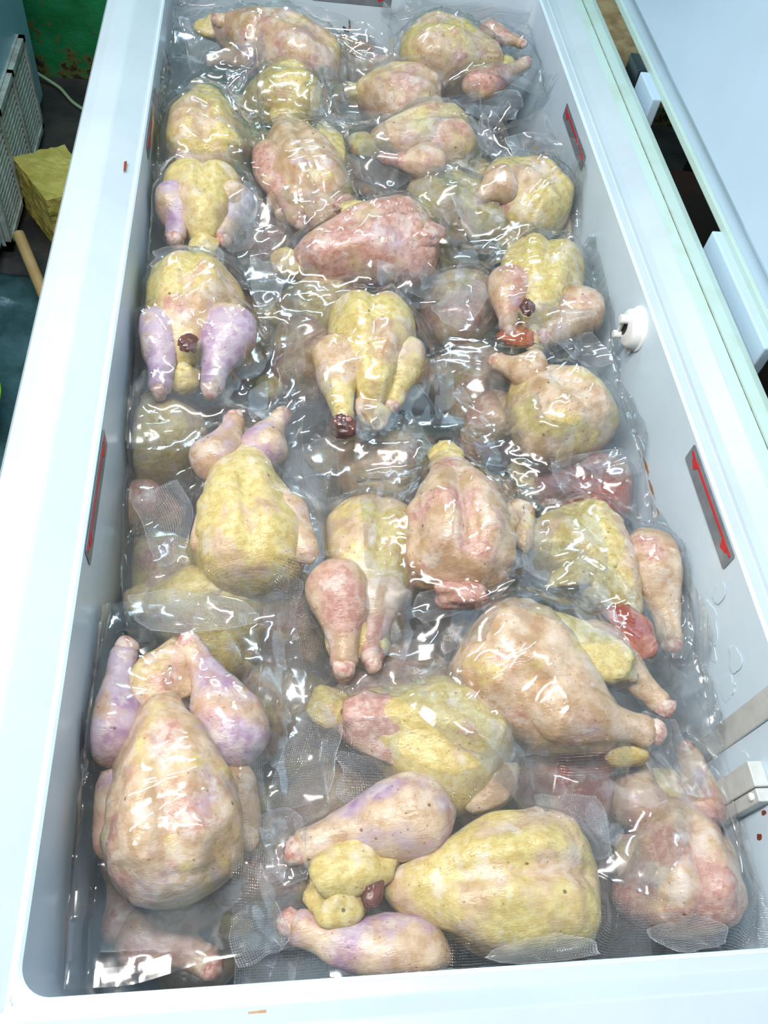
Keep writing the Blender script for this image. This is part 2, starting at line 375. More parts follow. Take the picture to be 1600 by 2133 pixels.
rim('rim_side', prof_f, lambda d: (-XI - d, -d), lambda d: (XI + sN(d), -d), M['rim'], lambda d: (-XI + 0.03, -d), prof_l)
rim('rim_side', prof_n, lambda d: (XI + sN(d), YI + d), lambda d: (-XI - d, YI + d), M['rim'])
rr = rim('rim_side', prof_r, lambda d: (XI + d, -sR(d)), lambda d: (XI + d, YI + sR(d)), M['rim'])
rr.data.materials.append(M['mint'])
for i, p in enumerate(rr.data.polygons):
    if i >= 9: p.material_index = 1
mb = MB()
for a_, b_2 in (((-XI - 0.070, -0.070), (-XI - 0.004, YI + 0.070)), ((XI + 0.004, -0.070), (XI + 0.085, YI + 0.070)), ((-XI - 0.070, -0.070), (XI + 0.085, -0.004)), ((-XI - 0.070, YI + 0.004), (XI + 0.085, YI + 0.070))):
    mb.box((*a_, Zr(-0.012)), (*b_2, Zr(-0.003)))
for sx_ in (-1, 1):
    for yy_ in (-0.03, YI + 0.002): mb.box((sx_ * (XI + 0.016) - 0.014, yy_, Zr(-0.003)), (sx_ * (XI + 0.016) + 0.014, yy_ + 0.028, Zr(0.0010)))
mb.build('rim_base', M['rim'], fz, loc=fo)
# dark gasket line in the right rim
MB().box((XI + 0.0617, -0.03, Zr(0.011)), (XI + 0.0638, YI + 0.05, Zr(0.0128))).build('gasket_seam', M['seam'], fz, loc=fo)

# load-line stickers with red arrows
def sticker(wall, y0, y1, z0, z1):
    """wall: +1 right, -1 left (runs along y); 0 far wall (runs along x)"""
    def P(a, z, e):
        if wall == 0: return (a, YI - 0.0006 - e, Zr(z))
        return (wall * (XI - 0.0006 - e), a, Zr(z))
    def quad(mb, pts, e, th=0.0004):
        A = [P(a, z, e) for a, z in pts]; B = [P(a, z, e + th) for a, z in pts]
        mb.prism(A, np.array(B[0]) - np.array(A[0]))
    mb = MB(); r = 0.002
    quad(mb, [(y0 + r, z0), (y1 - r, z0), (y1, z0 + r), (y1, z1 - r), (y1 - r, z1), (y0 + r, z1), (y0, z1 - r), (y0, z0 + r)], 0)
    s = mb.build('load_line_sticker', M['sticker'], fz, loc=fo)
    m2 = MB(); L = y1 - y0; zc = z0 + (z1 - z0) * 0.70; hw = 0.0016
    quad(m2, [(y0 + 0.020, zc - hw), (y1 - 0.020, zc - hw), (y1 - 0.020, zc + hw), (y0 + 0.020, zc + hw)], 0.0004)
    for a, sg in ((y0, 1), (y1, -1)):
        quad(m2, [(a + sg * 0.013, zc + 0.0015), (a + sg * 0.026, zc), (a + sg * 0.021, zc - 0.009), (a + sg * 0.011, zc - 0.0045)], 0.0006)
        quad(m2, [(a + sg * 0.004, zc - hw), (a + sg * 0.0115, zc - hw - 0.001), (a + sg * 0.0115, zc + hw), (a + sg * 0.004, zc + hw)], 0.0004)
    o = m2.build('red_arrow', M['red'], s)
    o.data.transform(Matrix.Translation(-Vector(fo)))
sticker(1, 0.320, 0.454, -0.0285, -0.0045)
sticker(1, 0.967, 1.101, -0.0420, -0.0200)
sticker(-1, 0.324, 0.457, -0.0300, -0.0060)
sticker(-1, 0.915, 1.046, -0.0360, -0.0145)
sticker(0, -0.074, 0.054, -0.0420, -0.0190)

# round white lock boss on the right wall
def lathe_x(name, x0, y, z, prof, mat, parent, n=40, sy=1.0):
    """prof: (distance from wall, radius), turned about an axis along -x"""
    V = []; Fs = []
    for d, r in prof:
        for j in range(n):
            a = 2 * math.pi * j / n; V.append((x0 - d, y + r * math.cos(a) * sy, Zr(z) + r * math.sin(a)))
    for i in range(len(prof) - 1):
        for j in range(n): Fs.append((i * n + j, i * n + (j + 1) % n, (i + 1) * n + (j + 1) % n, (i + 1) * n + j))
    Fs.append(tuple((len(prof) - 1) * n + j for j in range(n)))
    o = mesh_obj(name, V, Fs, mat, parent, True, fo); o.modifiers.new('es', 'EDGE_SPLIT').split_angle = 0.7
    return o
by, bz = 0.651, -0.0355
boss = lathe_x('drain_boss', XI, by, bz, [(0, 0.0265), (0.002, 0.0265), (0.003, 0.0245), (0.0035, 0.0235), (0.012, 0.0225), (0.0145, 0.020), (0.015, 0.018)], M['plastic'], fz)
MB().box((XI - 0.004, by - 0.012, Zr(bz - 0.0315)), (XI, by + 0.003, Zr(bz - 0.022))).build('tab', M['plastic'], boss, bevel=0.002)
for c in list(boss.children): c.data.transform(Matrix.Translation(-Vector(fo)))
def small(name, mbo, mat, bevel=0.0, smooth=False):
    o = mbo.build(name, mat, boss, smooth, bevel=bevel); o.data.transform(Matrix.Translation(-Vector(fo))); return o
hole = MB()
hole.prism([(XI - 0.0153, by + 0.004 + 0.0075 * math.cos(a), Zr(bz - 0.001) + 0.011 * math.sin(a)) for a in np.linspace(0, 2 * math.pi, 20, endpoint=False)], (-0.0004, 0, 0))
small('slot', hole, M['black'])
pin = MB(); pin.box((XI - 0.021, by + 0.003, Zr(bz - 0.013)), (XI - 0.0172, by + 0.0062, Zr(bz + 0.010)))
small('pin', pin, M['plastic'], 0.0008)
for zz, hh in ((0.010, 0.0075), (-0.0135, 0.0065)):
    kn = MB()
    cyl = [(XI - 0.013, by + 0.0045 + hh * 0.72 * math.cos(a), Zr(bz + zz) + hh * 0.72 * math.sin(a)) for a in np.linspace(0, 2 * math.pi, 18, endpoint=False)]
    kn.prism(cyl, (-0.0115, 0, 0)); small('pin_holder', kn, M['plastic'], 0.0012)

# vertical lamp housing and rib at the near end of the right wall
mb = MB().box((XI - 0.014, 0.128, Zr(-0.20)), (XI, 0.150, Zr(-0.066)))
hs = mb.build('lamp_housing', M['greyplastic'], fz, loc=fo, bevel=0.0012)
mb = MB().box((XI - 0.0125, 0.116, Zr(-0.20)), (XI, 0.1275, Zr(-0.069)))
mb.build('lamp_cover', M['greyplastic'], fz, loc=fo, bevel=0.001)
lathe_x('cover_screw', XI - 0.0123, 0.1225, -0.078, [(0, 0.0035), (0.002, 0.0035), (0.003, 0.002)], M['plastic'], fz, 16)
MB().box((XI - 0.003, 0.176, Zr(-0.25)), (XI, 0.200, Zr(-0.012))).build('wall_rib', M['greyplastic'], fz, loc=fo, bevel=0.0012)

# blots, stains and frost that lie on the liner
def blot(name, wall, cy, cz, ry, rz, mat, seed, th=0.0005, n=26, rough=0.35):
    P = []
    for j in range(n):
        a = 2 * math.pi * j / n
        q = 1 + rough * float(noise2(np.array(2.2 * math.cos(a) + seed), np.array(2.2 * math.sin(a) + seed * 1.7), 3))
        yy, zz = cy + ry * q * math.cos(a), cz + rz * q * math.sin(a)
        if wall == 0: P.append((yy, YI - 0.0003, Zr(zz)))
        elif wall == 2: P.append((yy, zz, Zr(cz * 0) + th))
        else: P.append((wall * (XI - 0.0006), yy, Zr(zz)))
    nv = {0: (0, -th, 0), 1: (-th, 0, 0), -1: (th, 0, 0)}[wall]
    mbb = MB().prism(P, nv); return mbb.build(name, mat, fz, loc=fo)
blot('blood_spot', 1, 0.111, -0.087, 0.0022, 0.0035, M['blood'], 1)
blot('blood_spot', 1, 0.095, -0.105, 0.0026, 0.0050, M['blood'], 2)
for i, (yy, zz, ry, rz) in enumerate([(0.556, -0.119, 0.012, 0.003), (0.525, -0.110, 0.012, 0.0035), (0.500, -0.1035, 0.012, 0.003), (0.472, -0.107, 0.014, 0.0022), (0.440, -0.1135, 0.010, 0.0045)]):
    blot('brown_stain', 1, yy, zz, ry, rz, M['stain'], 10 + i, rough=0.8)
for i, (yy, zz, ry, rz) in enumerate([(0.292, -0.076, 0.022, 0.012), (0.24, -0.055, 0.012, 0.010), (0.305, -0.046, 0.008, 0.012), (0.262, -0.088, 0.010, 0.006), (0.222, -0.080, 0.010, 0.014), (0.160, -0.095, 0.006, 0.012)]):
    blot('frost_patch', 1, yy, zz, ry, rz, M['frost'], 30 + i, th=0.0005, rough=0.5)
# the black pen tick on the far wall
mb = MB()
mb.prism([(-0.0215, YI - 0.0004, Zr(-0.0795)), (-0.0190, YI - 0.0004, Zr(-0.0775)), (-0.0160, YI - 0.0004, Zr(-0.0800)), (-0.0105, YI - 0.0004, Zr(-0.0815)), (-0.0090, YI - 0.0004, Zr(-0.086)), (-0.0125, YI - 0.0004, Zr(-0.0875)), (-0.0185, YI - 0.0004, Zr(-0.0855))], (0, -0.0005, 0))
mb.prism([(-0.0105, YI - 0.0004, Zr(-0.084)), (-0.0080, YI - 0.0004, Zr(-0.084)), (-0.0085, YI - 0.0004, Zr(-0.072)), (-0.0120, YI - 0.0004, Zr(-0.066)), (-0.0118, YI - 0.0004, Zr(-0.072))], (0, -0.0005, 0))
mb.build('pen_tick', M['black'], fz, loc=fo)
# chipped marks on the rim
MB().prism([(-0.3065, 0.844, Zr(0.0078)), (-0.3035, 0.846, Zr(0.0078)), (-0.3035, 0.828, Zr(0.0078)), (-0.3055, 0.826, Zr(0.0078))], (0, 0, 0.0005)).build('rust_chip', M['blood'], fz, loc=fo)
MB().prism([(-0.150, -0.0160, Zr(0.0052)), (-0.139, -0.0155, Zr(0.0052)), (-0.1385, -0.0172, Zr(0.0052)), (-0.149, -0.0178, Zr(0.0052))], (0, 0, 0.0005)).build('rust_chip', M['stain'], fz, loc=fo)

# the lid, thrown open on hinges along the right side
tilt = math.radians(9)
def lidp(s, t, y):
    """s up the lid, t outward from its inner face"""
    return (0.404 + s * math.sin(tilt) + t * math.cos(tilt), y, Zr(0.022) + s * math.cos(tilt) - t * math.sin(tilt))
ly0, ly1, lh = -0.07, 1.455, 0.74
def lidbox(s0, s1, t0, t1, y0, y1):
    mb = MB(); V = [lidp(s, t, y) for s in (s0, s1) for t in (t0, t1) for y in (y0, y1)]
    return mb.add(V, [(0, 1, 3, 2), (4, 6, 7, 5), (0, 4, 5, 1), (2, 3, 7, 6), (0, 2, 6, 4), (1, 5, 7, 3)])
lid = lidbox(0, lh, 0.004, 0.05, ly0, ly1).build('lid', M['enamel'], fz, loc=fo, bevel=0.004)
def lidsub(name, mbo, mat, bevel=0.0):
    o = mbo.build(name, mat, lid, bevel=bevel); o.data.transform(Matrix.Translation(-Vector(fo))); return o
mb = MB()
b_ = 0.010
for args in ((0.0, b_, ly0, ly1), (lh - b_, lh, ly0, ly1)): mb.v, mb.f = mb.v, mb.f; q = lidbox(args[0], args[1], -0.003, 0.004, args[2], args[3]); mb.add(q.v, q.f)
lidsub('lid_gasket', mb, M['mint'], 0.0015)
lidsub('lid_inner_panel', lidbox(0.03, lh - 0.03, -0.006, 0.004, ly0 + 0.03, ly1 - 0.03), M['enamel'], 0.006)

# hinges in the gap between rim and lid
def hinge(y0, y1, metal):
    h = MB().box((0.388, y0, Zr(-0.075)), (0.402, y1, Zr(0.026))).build('hinge', M['enamel'], fz, loc=fo, bevel=0.002)
    if metal:
        o = MB().box((0.386, y1 + 0.002, Zr(-0.070)), (0.400, y1 + 0.052, Zr(0.026))).build('hinge_arm', M['metal'], h, bevel=0.002)
        o.data.transform(Matrix.Translation(-Vector(fo)))
        for yy in (y1 + 0.018, y1 + 0.036):
            V = MB().prism([(0.3858, yy + 0.004 * math.cos(a), Zr(-0.012) + 0.004 * math.sin(a)) for a in np.linspace(0, 6.283, 12, endpoint=False)], (-0.002, 0, 0))
            q = V.build('rivet', M['greyplastic'], h); q.data.transform(Matrix.Translation(-Vector(fo)))
hinge(1.045, 1.117, True)
hinge(0.563, 0.760, False)

# ================================================================== chickens in vacuum bags
GX0, GY0, GD = -0.32, -0.03, 0.003
GNX, GNY = int(0.64 / GD), int(1.46 / GD)
FLOORZ = -0.33
H = np.full((GNX, GNY), FLOORZ)

def loft(P, R, n=18, flat=None, caps=True):
    """a skin of rings along the path P with radii R; flat squeezes the rings along z"""
    P = np.asarray(P, float); R = np.asarray(R, float)
    Tn = np.gradient(P, axis=0); Tn /= np.linalg.norm(Tn, axis=1)[:, None] + 1e-12
    ref = np.array([0, 0, 1.0]); V = []
    for p, t, r in zip(P, Tn, R):
        a = np.cross(t, ref)
        if np.linalg.norm(a) < 0.05: a = np.cross(t, (1, 0, 0))
        a /= np.linalg.norm(a); b = np.cross(a, t)
        th = np.linspace(0, 2 * np.pi, n, endpoint=False)
        V.append(p + r * (np.cos(th)[:, None] * a + (flat or 1.0) * np.sin(th)[:, None] * b))
    V = np.concatenate(V); m = len(P)
    Fs = [(i * n + j, i * n + (j + 1) % n, (i + 1) * n + (j + 1) % n, (i + 1) * n + j) for i in range(m - 1) for j in range(n)]
    if caps: Fs += [tuple(range(n))[::-1], tuple((m - 1) * n + j for j in range(n))]
    return V, Fs

def curve(pts, n):
    """smooth path through three or four points"""
    pts = np.asarray(pts, float); k = len(pts)
    d = np.r_[0, np.cumsum(np.linalg.norm(np.diff(pts, axis=0), axis=1))]; d /= d[-1]
    t = np.linspace(0, 1, n)
    lin = np.stack([np.interp(t, d, pts[:, i]) for i in range(3)], 1)
    for _ in range(max(1, n // 8)):
        lin[1:-1] = (lin[:-2] + 2 * lin[1:-1] + lin[2:]) / 4
    return lin

TW = ([-1, -.93, -.8, -.55, -.25, .05, .35, .6, .78, .9, .97, 1], [.10, .24, .36, .56, .78, .94, 1.0, .96, .83, .60, .36, .12])
TH = ([-1, -.93, -.8, -.55, -.25, .05, .35, .6, .78, .9, .97, 1], [.10, .32, .52, .74, .90, .98, 1.0, .93, .76, .52, .31, .10])
def smooth_interp(t, tab):
    v = np.interp(t, *tab)
    return v
def torso(Tp, Np, W, Ht, Hb, roll, seed, keel=1.0, lump=1.0, ns=48, nt=76):
    Tp, Np = np.asarray(Tp), np.asarray(Np); c = (Tp + Np) / 2; ax = Np - Tp; a = np.linalg.norm(ax) / 2; ax /= 2 * a
    side = np.cross(ax, (0, 0, 1)); side /= np.linalg.norm(side); up = np.cross(side, ax)
    cr, sr = math.cos(roll), math.sin(roll); side, up = cr * side + sr * up, -sr * side + cr * up
    t = -np.cos(np.linspace(0, np.pi, nt)); t = 0.65 * t + 0.35 * np.linspace(-1, 1, nt)
    wv = smooth_interp(t, TW); hv = smooth_interp(t, TH)
    for _ in range(2):
        wv[1:-1] = (wv[:-2] + 2 * wv[1:-1] + wv[2:]) / 4; hv[1:-1] = (hv[:-2] + 2 * hv[1:-1] + hv[2:]) / 4
    th = np.linspace(0, 2 * np.pi, ns, endpoint=False)
    TT, TH_ = np.meshgrid(t, th, indexing='ij')
    x = W * wv[:, None] * np.sign(np.cos(TH_)) * np.abs(np.cos(TH_)) ** 0.9
    s = np.sin(TH_); hz = np.where(s > 0, Ht, Hb) * hv[:, None]
    z = hz * np.sign(s) * np.abs(s) ** 0.85
    xr = x / W
    env = np.clip(1 - (TT - 0.25) ** 2 / 0.75, 0, 1)
    breast = np.where(s > 0, 1.0, 0.0) * env
    z = z + keel * Ht * breast * (0.10 * np.exp(-((np.abs(xr) - 0.36) / 0.24) ** 2) - 0.12 * np.exp(-(xr / 0.085) ** 2))
    V = c + x[..., None] * side + (a * TT)[..., None] * ax + z[..., None] * up
    Q = np.stack([x, a * TT, z], -1)
    nrm = np.stack([np.cos(TH_), 0.3 * TT, np.sin(TH_)], -1)
    dsp = 0.0062 * lump * noise3(Q / 0.034 + seed, seed) + 0.0022 * lump * noise3(Q / 0.015 + seed, seed + 1)
    fold = noise3(np.stack([Q[..., 0] / 0.03, Q[..., 1] / 0.008 + 2 * noise3(Q / 0.03, seed + 4), Q[..., 2] / 0.03], -1), seed + 2)
    dsp += 0.0026 * lump * fold * np.clip(TT * 1.5 - 0.3, 0.12, 1)
    dsp *= wv[:, None] ** 0.5
    V = V + dsp[..., None] * (nrm[..., :1] * side + nrm[..., 1:2] * ax + nrm[..., 2:] * up)
    V = V.reshape(-1, 3)
    Fs = [(i * ns + j, i * ns + (j + 1) % ns, (i + 1) * ns + (j + 1) % ns, (i + 1) * ns + j) for i in range(nt - 1) for j in range(ns)]
    Fs += [tuple(range(ns))[::-1], tuple((nt - 1) * ns + j for j in range(ns))]
    return V, Fs, (c, ax, side, up, a)

LEG_S = [0, .05, .13, .25, .40, .55, .68, .80, .90, .955, .985, 1]
LEG_R = [.12, .55, .86, 1.0, .93, .74, .55, .43, .41, .45, .40, .22]
def drumstick(K, A, r, seed):
    K, A = np.asarray(K), np.asarray(A); L = np.linalg.norm(A - K); d = (A - K) / L
    K0 = K - d * r * 0.75
    side = np.cross(d, (0, 0, 1)); side /= np.linalg.norm(side) + 1e-9
    t = np.linspace(0, 1, 30); P = K0 + (A - K0) * t[:, None] + side * (0.006 * np.sin(t * np.pi) * (1 if seed % 2 else -1))[:, None]
    R = np.interp(t, LEG_S, LEG_R)
    R[1:-1] = (R[:-2] + 2 * R[1:-1] + R[2:]) / 4
    V, Fs = loft(P, R * r, 22, 0.92)
    nz = noise3(V / 0.022 + seed, seed) * 0.0026 + noise3(V / 0.009 + seed, seed + 3) * 0.001
    cen = np.repeat(P, 22, 0); dv = V - cen; dv /= np.linalg.norm(dv, axis=1)[:, None] + 1e-9
    return V + dv * nz[:, None], Fs, d

def blob(c, rx, ry, rz, yaw, seed, lump=0.3, n=20, m=14):
    V = [];
    for i in range(m + 1):
        ph = -np.pi / 2 + np.pi * i / m
        for j in range(n):
            th = 2 * np.pi * j / n
            V.append((math.cos(ph) * math.cos(th), math.cos(ph) * math.sin(th), math.sin(ph)))
    V = np.array(V); q = 1 + lump * noise3(V * 1.6 + seed, seed) + 0.35 * lump * noise3(V * 4 + seed, seed + 1)
    V = V * q[:, None] * np.array([rx, ry, rz]); cy, sy = math.cos(yaw), math.sin(yaw)
    V = np.stack([V[:, 0] * cy - V[:, 1] * sy, V[:, 0] * sy + V[:, 1] * cy, V[:, 2]], 1) + np.asarray(c)
    Fs = [(i * n + j, i * n + (j + 1) % n, (i + 1) * n + (j + 1) % n, (i + 1) * n + j) for i in range(m) for j in range(n)]
    return V, Fs

def raster(Vs, top=True):
    G = np.full((GNX, GNY), -9.0 if top else 9.0)
    for V in Vs:
        i = ((V[:, 0] - GX0) / GD).astype(int); j = ((V[:, 1] - GY0) / GD).astype(int)
        ok = (i >= 1) & (i < GNX - 1) & (j >= 1) & (j < GNY - 1); i, j, z = i[ok], j[ok], V[ok, 2] - ZR
        for di, dj in ((0, 0), (1, 0), (0, 1), (-1, 0), (0, -1)):
            (np.maximum if top else np.minimum).at(G, (i + di, j + dj), z)
    return G
def sample(G, X, Y):
    i = np.clip(((X - GX0) / GD - 0.5).round().astype(int), 0, GNX - 1); j = np.clip(((Y - GY0) / GD - 0.5).round().astype(int), 0, GNY - 1)
    return G[i, j]
def dil(z, f=np.maximum):
    p = np.pad(z, 1, mode='edge'); r = z
    for a in (0, 1, 2):
        for b in (0, 1, 2): r = f(r, p[a:a + z.shape[0], b:b + z.shape[1]])
    return r
def avg(z):
    p = np.pad(z, 1, mode='edge'); return (p[:-2, 1:-1] + p[2:, 1:-1] + p[1:-1, :-2] + p[1:-1, 2:]) / 4

PACKS = []
def chicken(label, T, N, z, dz=0.0, xy=False, W=0.058, Ht=0.050, Hb=0.045, roll=0, legs=(), wings=(), lobes=(), col=(0.35, 0.2, 0.15), legcol=(0.15, 0.25, 0.55),
            keel=1.0, lump=1.0, mg=(0.036, 0.036, 0.045, 0.045), flaps=(), dots=False, red=0.0, dark=0.0, group='vacuum-packed chickens in the freezer', tailnub=True):
    PACKS.append(dict(label=label, T=T, N=N, z=z, dz=dz, xy=xy, W=W, Ht=Ht, Hb=Hb, roll=math.radians(roll), legs=legs, wings=wings, lobes=lobes, col=col, legcol=legcol, keel=keel,
                      lump=lump, mg=mg, flaps=flaps, dots=dots, red=red, dark=dark, group=group, tailnub=tailnub))

# ---- bottom layer: an unseen bed of birds, added to darken the gaps
for k_, (bx_, by_) in enumerate([(x_, y_) for y_ in (0.11, 0.36, 0.61, 0.86, 1.11, 1.28) for x_ in (-0.19, 0.0, 0.19)]):
    an0 = math.radians(80 + 25 * math.sin(k_ * 2.3)); hl = 0.105
    chicken('unseen bagged chicken of the bottom layer, added to darken the gaps', (bx_ - hl * math.cos(an0), by_ - hl * math.sin(an0)), (bx_ + hl * math.cos(an0), by_ + hl * math.sin(an0)), -0.275, xy=True,
            W=.082, Ht=.045, Hb=.05, col=((k_ * 0.37) % 0.7, (k_ * 0.53) % 0.7, (k_ * 0.71) % 0.5), mg=(.008, .008, .012, .012), group='bottom layer of bagged chickens', tailnub=False)
# ---- lower layer, seen in the gaps; dark also paints shade on their skin
chicken('dark reddish bagged chicken half hidden low beside the right wall stains', (1110, 985), (1310, 1065), -0.157, W=0.056, col=(.15, .55, .2), red=.75, dark=.35, mg=(.02, .02, .025, .025))
chicken('small orange-skinned chicken low against the left wall, mostly covered', (300, 1130), (400, 1260), -0.192, W=0.051, col=(.65, .45, .1), dark=.25, mg=(.02, .02, .025, .025))
chicken('dim pink chicken sunk between the two big front birds', (545, 1690), (560, 1910), -0.192, W=0.056, col=(.2, .6, .2), dark=.3, mg=(.02, .02, .025, .025))
chicken('red-tinged chicken scrap showing under the yellow front bird and the pink one', (1060, 1600), (1270, 1650), -0.177, W=0.051, col=(.1, .7, .1), red=.55, mg=(.02, .02, .025, .025))
chicken('shadowed chicken deep in the centre gap under blue film', (880, 770), (1040, 830), -0.187, W=0.056, col=(.3, .4, .3), dark=.45, dots=True, mg=(.02, .02, .025, .025))
chicken('shadowed chicken deep below the centre under greenish film', (690, 960), (870, 1010), -0.192, W=0.056, col=(.4, .3, .1), dark=.45, dots=True, mg=(.02, .02, .025, .025))
chicken('deep chicken under crinkled film beside the bruised leg of the big front bird', (560, 1370), (610, 1570), -0.192, W=0.056, col=(.4, .3, .2), dark=.4, dots=True, mg=(.02, .02, .025, .025))
chicken('pink chicken lying under the two pale feet, one thick drumstick showing', (960, 1450), (800, 1440), -0.167, W=0.052, col=(.2, .65, .1), legs=(((850, 1400), .02, (680, 1472), .03, .027),), legcol=(.1, .7, .15), mg=(.02, .02, .025, .025))
chicken('pale chicken in the near left corner with a bent leg', (470, 1900), (330, 1830), -0.193, W=.050, col=(.25, .4, .15), legs=(((292, 1955), .005, (442, 2018), .012, .030), ((268, 1925), .0, (222, 1800), .0, .028)), legcol=(.25, .45, .12), mg=(.02, .03, .03, .03))
chicken('brown-yellow chicken tucked below the purple-legged bird at the left wall', (300, 850), (365, 985), -0.147, W=0.051, col=(.75, .2, .1), dark=.25, mg=(.02, .02, .025, .025))
chicken('tan wrinkled chicken peeking out behind the greenish-yellow centre bird', (570, 650), (740, 640), -0.147, W=0.056, col=(.65, .3, .1), dark=.2, mg=(.02, .02, .025, .025))
chicken('greyish pink chicken deep left of the centre bird', (570, 800), (690, 720), -0.177, W=0.061, col=(.2, .5, .35), dark=.3, dots=True, mg=(.02, .02, .025, .025))
chicken('grey-pink chicken in the dark gap at the right of centre', (880, 600), (1030, 690), -0.147, W=0.061, col=(.4, .45, .2), dark=.3, dots=True, mg=(.02, .02, .025, .025))
chicken('tan chicken under dotted film above the big front bird', (300, 1250), (560, 1320), -0.157, W=0.066, col=(.75, .25, .05), dots=True, mg=(.02, .06, .02, .03))
chicken('pinkish chicken in the shade behind the wrinkled yellow breast', (560, 430), (560, 560), -0.152, W=0.046, col=(.3, .6, .1), dark=.35, mg=(.02, .02, .025, .025))
chicken('blurred pale chicken pressed against the right wall under the far bagged birds', (1150, 330), (1215, 560), -0.142, W=0.056, col=(.5, .3, .2), dark=.2, mg=(.02, .02, .025, .025))
chicken('dull chicken under blue film in the near right corner', (1560, 1650), (1570, 1900), -0.212, W=0.056, col=(.2, .4, .2), dark=.3, mg=(.02, .02, .025, .025))
chicken('cream chicken under the near middle film between the big front birds', (640, 1600), (700, 1750), -0.183, W=.055, col=(.4, .45, .1), dots=True, mg=(.02, .02, .025, .025))
chicken('tan chicken low between the golden bird and the pale feet', (620, 1240), (560, 1370), -0.178, W=.05, col=(.5, .45, .1), dots=True, mg=(.02, .02, .025, .025))
chicken('rosy chicken low at the left wall above the sticker', (290, 1010), (300, 1120), -0.183, W=.045, col=(.3, .6, .2), mg=(.02, .02, .025, .025))
chicken('light tan chicken low in the far middle under crumpled film', (740, 130), (850, 250), -0.143, W=.055, col=(.4, .45, .3), dots=True, mg=(.02, .02, .025, .025))
chicken('tan chicken low under the far edge between the corner birds', (640, 90), (760, 60), -0.143, W=.045, col=(.5, .35, .3), mg=(.02, .02, .025, .025))
chicken('shaded chicken low at the right wall beside the yellow one with thighs', (1230, 560), (1260, 720), -0.178, W=.045, col=(.5, .4, .1), mg=(.02, .02, .025, .025))
chicken('pinkish chicken low between the plump pink bird and the centre', (1010, 830), (1050, 940), -0.173, W=.05, col=(.2, .6, .25), dots=True, mg=(.02, .02, .025, .025))
# ---- upper layer, far end first
UPPER_FROM = len(PACKS)
chicken('purplish brown chicken in the far left corner with loose bag', (440, 55), (705, 150), -0.060, W=.056, col=(.35, .45, .45), dark=.15, legs=(((560, 60), .02, (450, 40), .02, .026), ((520, 120), .0, (440, 130), -.01, .024)), flaps=(('left', .05, 60),), mg=(.045, .03, .06, .03))
chicken('yellow-cream chicken in the far right corner with pink foot ends', (1050, 135), (830, 110), -0.055, W=.060, Ht=.054, col=(.60, .25, .15), legs=(((985, 175), .0, (1098, 130), .01, .026), ((1010, 70), .0, (1090, 92), .012, .022)), legcol=(.2, .55, .3), mg=(.03, .06, .03, .04), flaps=(('left', .05, 75), ('neck', .04, 50)))
chicken('deep yellow chicken below the far left corner bird', (505, 215), (670, 205), -0.085, W=.055, col=(.98, .1, .0), flaps=(('right', .03, 20),))
chicken('pale tan chicken in the middle below the far right corner bird', (735, 190), (920, 225), -0.085, W=.056, col=(.45, .4, .35), dots=True, mg=(.03, .03, .05, .05))
chicken('yellow-green chicken by the left wall next to the far sticker', (430, 205), (430, 360), -0.075, W=.057, Ht=.054, col=(.72, .2, .1), flaps=(('right', .07, 78), ('left', .04, 55)), mg=(.04, .075, .05, .03), legs=(((385, 270), .02, (375, 355), .01, .024),), legcol=(.4, .4, .2))
chicken('brown-yellow speckled chicken lying behind the torn pink one', (1060, 490), (850, 400), -0.105, W=.055, col=(.85, .2, .05), dark=.2)
chicken('cream chicken with pink torn skin, lying across between far middle birds', (765, 300), (990, 300), -0.070, W=.052, col=(.55, .5, .2), legs=(((900, 330), .02, (800, 330), .015, .026),), legcol=(.15, .6, .35), mg=(.03, .07, .035, .035), dots=True)
chicken('yellow chicken by the right wall in a bag with upright flaps', (1010, 360), (1170, 470), -0.090, W=.062, Ht=.054, col=(.72, .35, .15), legs=(((1050, 390), .035, (990, 420), .02, .028),), legcol=(.2, .6, .3), flaps=(('left', .075, 70), ('tail', .05, 60)), mg=(.08, .03, .06, .03))
chicken('chicken seen tail-on with two lilac thighs beside yellow middle, at the left wall', (425, 505), (425, 375), -0.085, W=.055, col=(.8, .15, .1), legs=(((352, 425), .01, (365, 500), .0, .033), ((490, 425), .01, (465, 500), .0, .033)), legcol=(.25, .25, .7), mg=(.03, .05, .045, .03), dots=True)
chicken('whitish chicken with one yellow flank and a bloody neck end', (590, 250), (665, 470), -0.080, W=.056, Ht=.052, col=(.30, .30, .35), legs=(((565, 320), .02, (625, 465), .01, .028),), legcol=(.3, .5, .15), lobes=(('neck_end', 715, 425, .02, .020, .014, .012, 30, (0, .9, .2)), ('fat_flap', 690, 300, .022, .018, .050, .012, 10, (1., 0, 0))), mg=(.06, .03, .04, .045))
chicken('large pink chicken lying crosswise with torn red skin at one end', (610, 545), (905, 490), -0.085, dz=.01, W=.062, Ht=.054, col=(.10, .75, .35), lobes=(('torn_skin', 880, 490, .035, .030, .018, .012, 20, (.1, .8, 0)), ('yellow_fat', 790, 445, .03, .055, .020, .014, 5, (.95, .05, 0))), mg=(.03, .05, .04, .05))
chicken('yellow chicken with a pale thigh on each side and orange cavity end', (1115, 690), (1130, 525), -0.090, W=.056, Ht=.052, col=(.88, .15, .0), legs=(((1070, 590), .02, (1062, 690), .005, .029), ((1205, 640), .01, (1130, 702), .005, .035)), legcol=(.2, .45, .35), lobes=(('cavity', 1100, 640, .043, .009, .013, .006, 0, 'cavity'), ('juice', 1085, 700, .004, .026, .014, .007, 5, 'juice')), mg=(.04, .04, .05, .03))
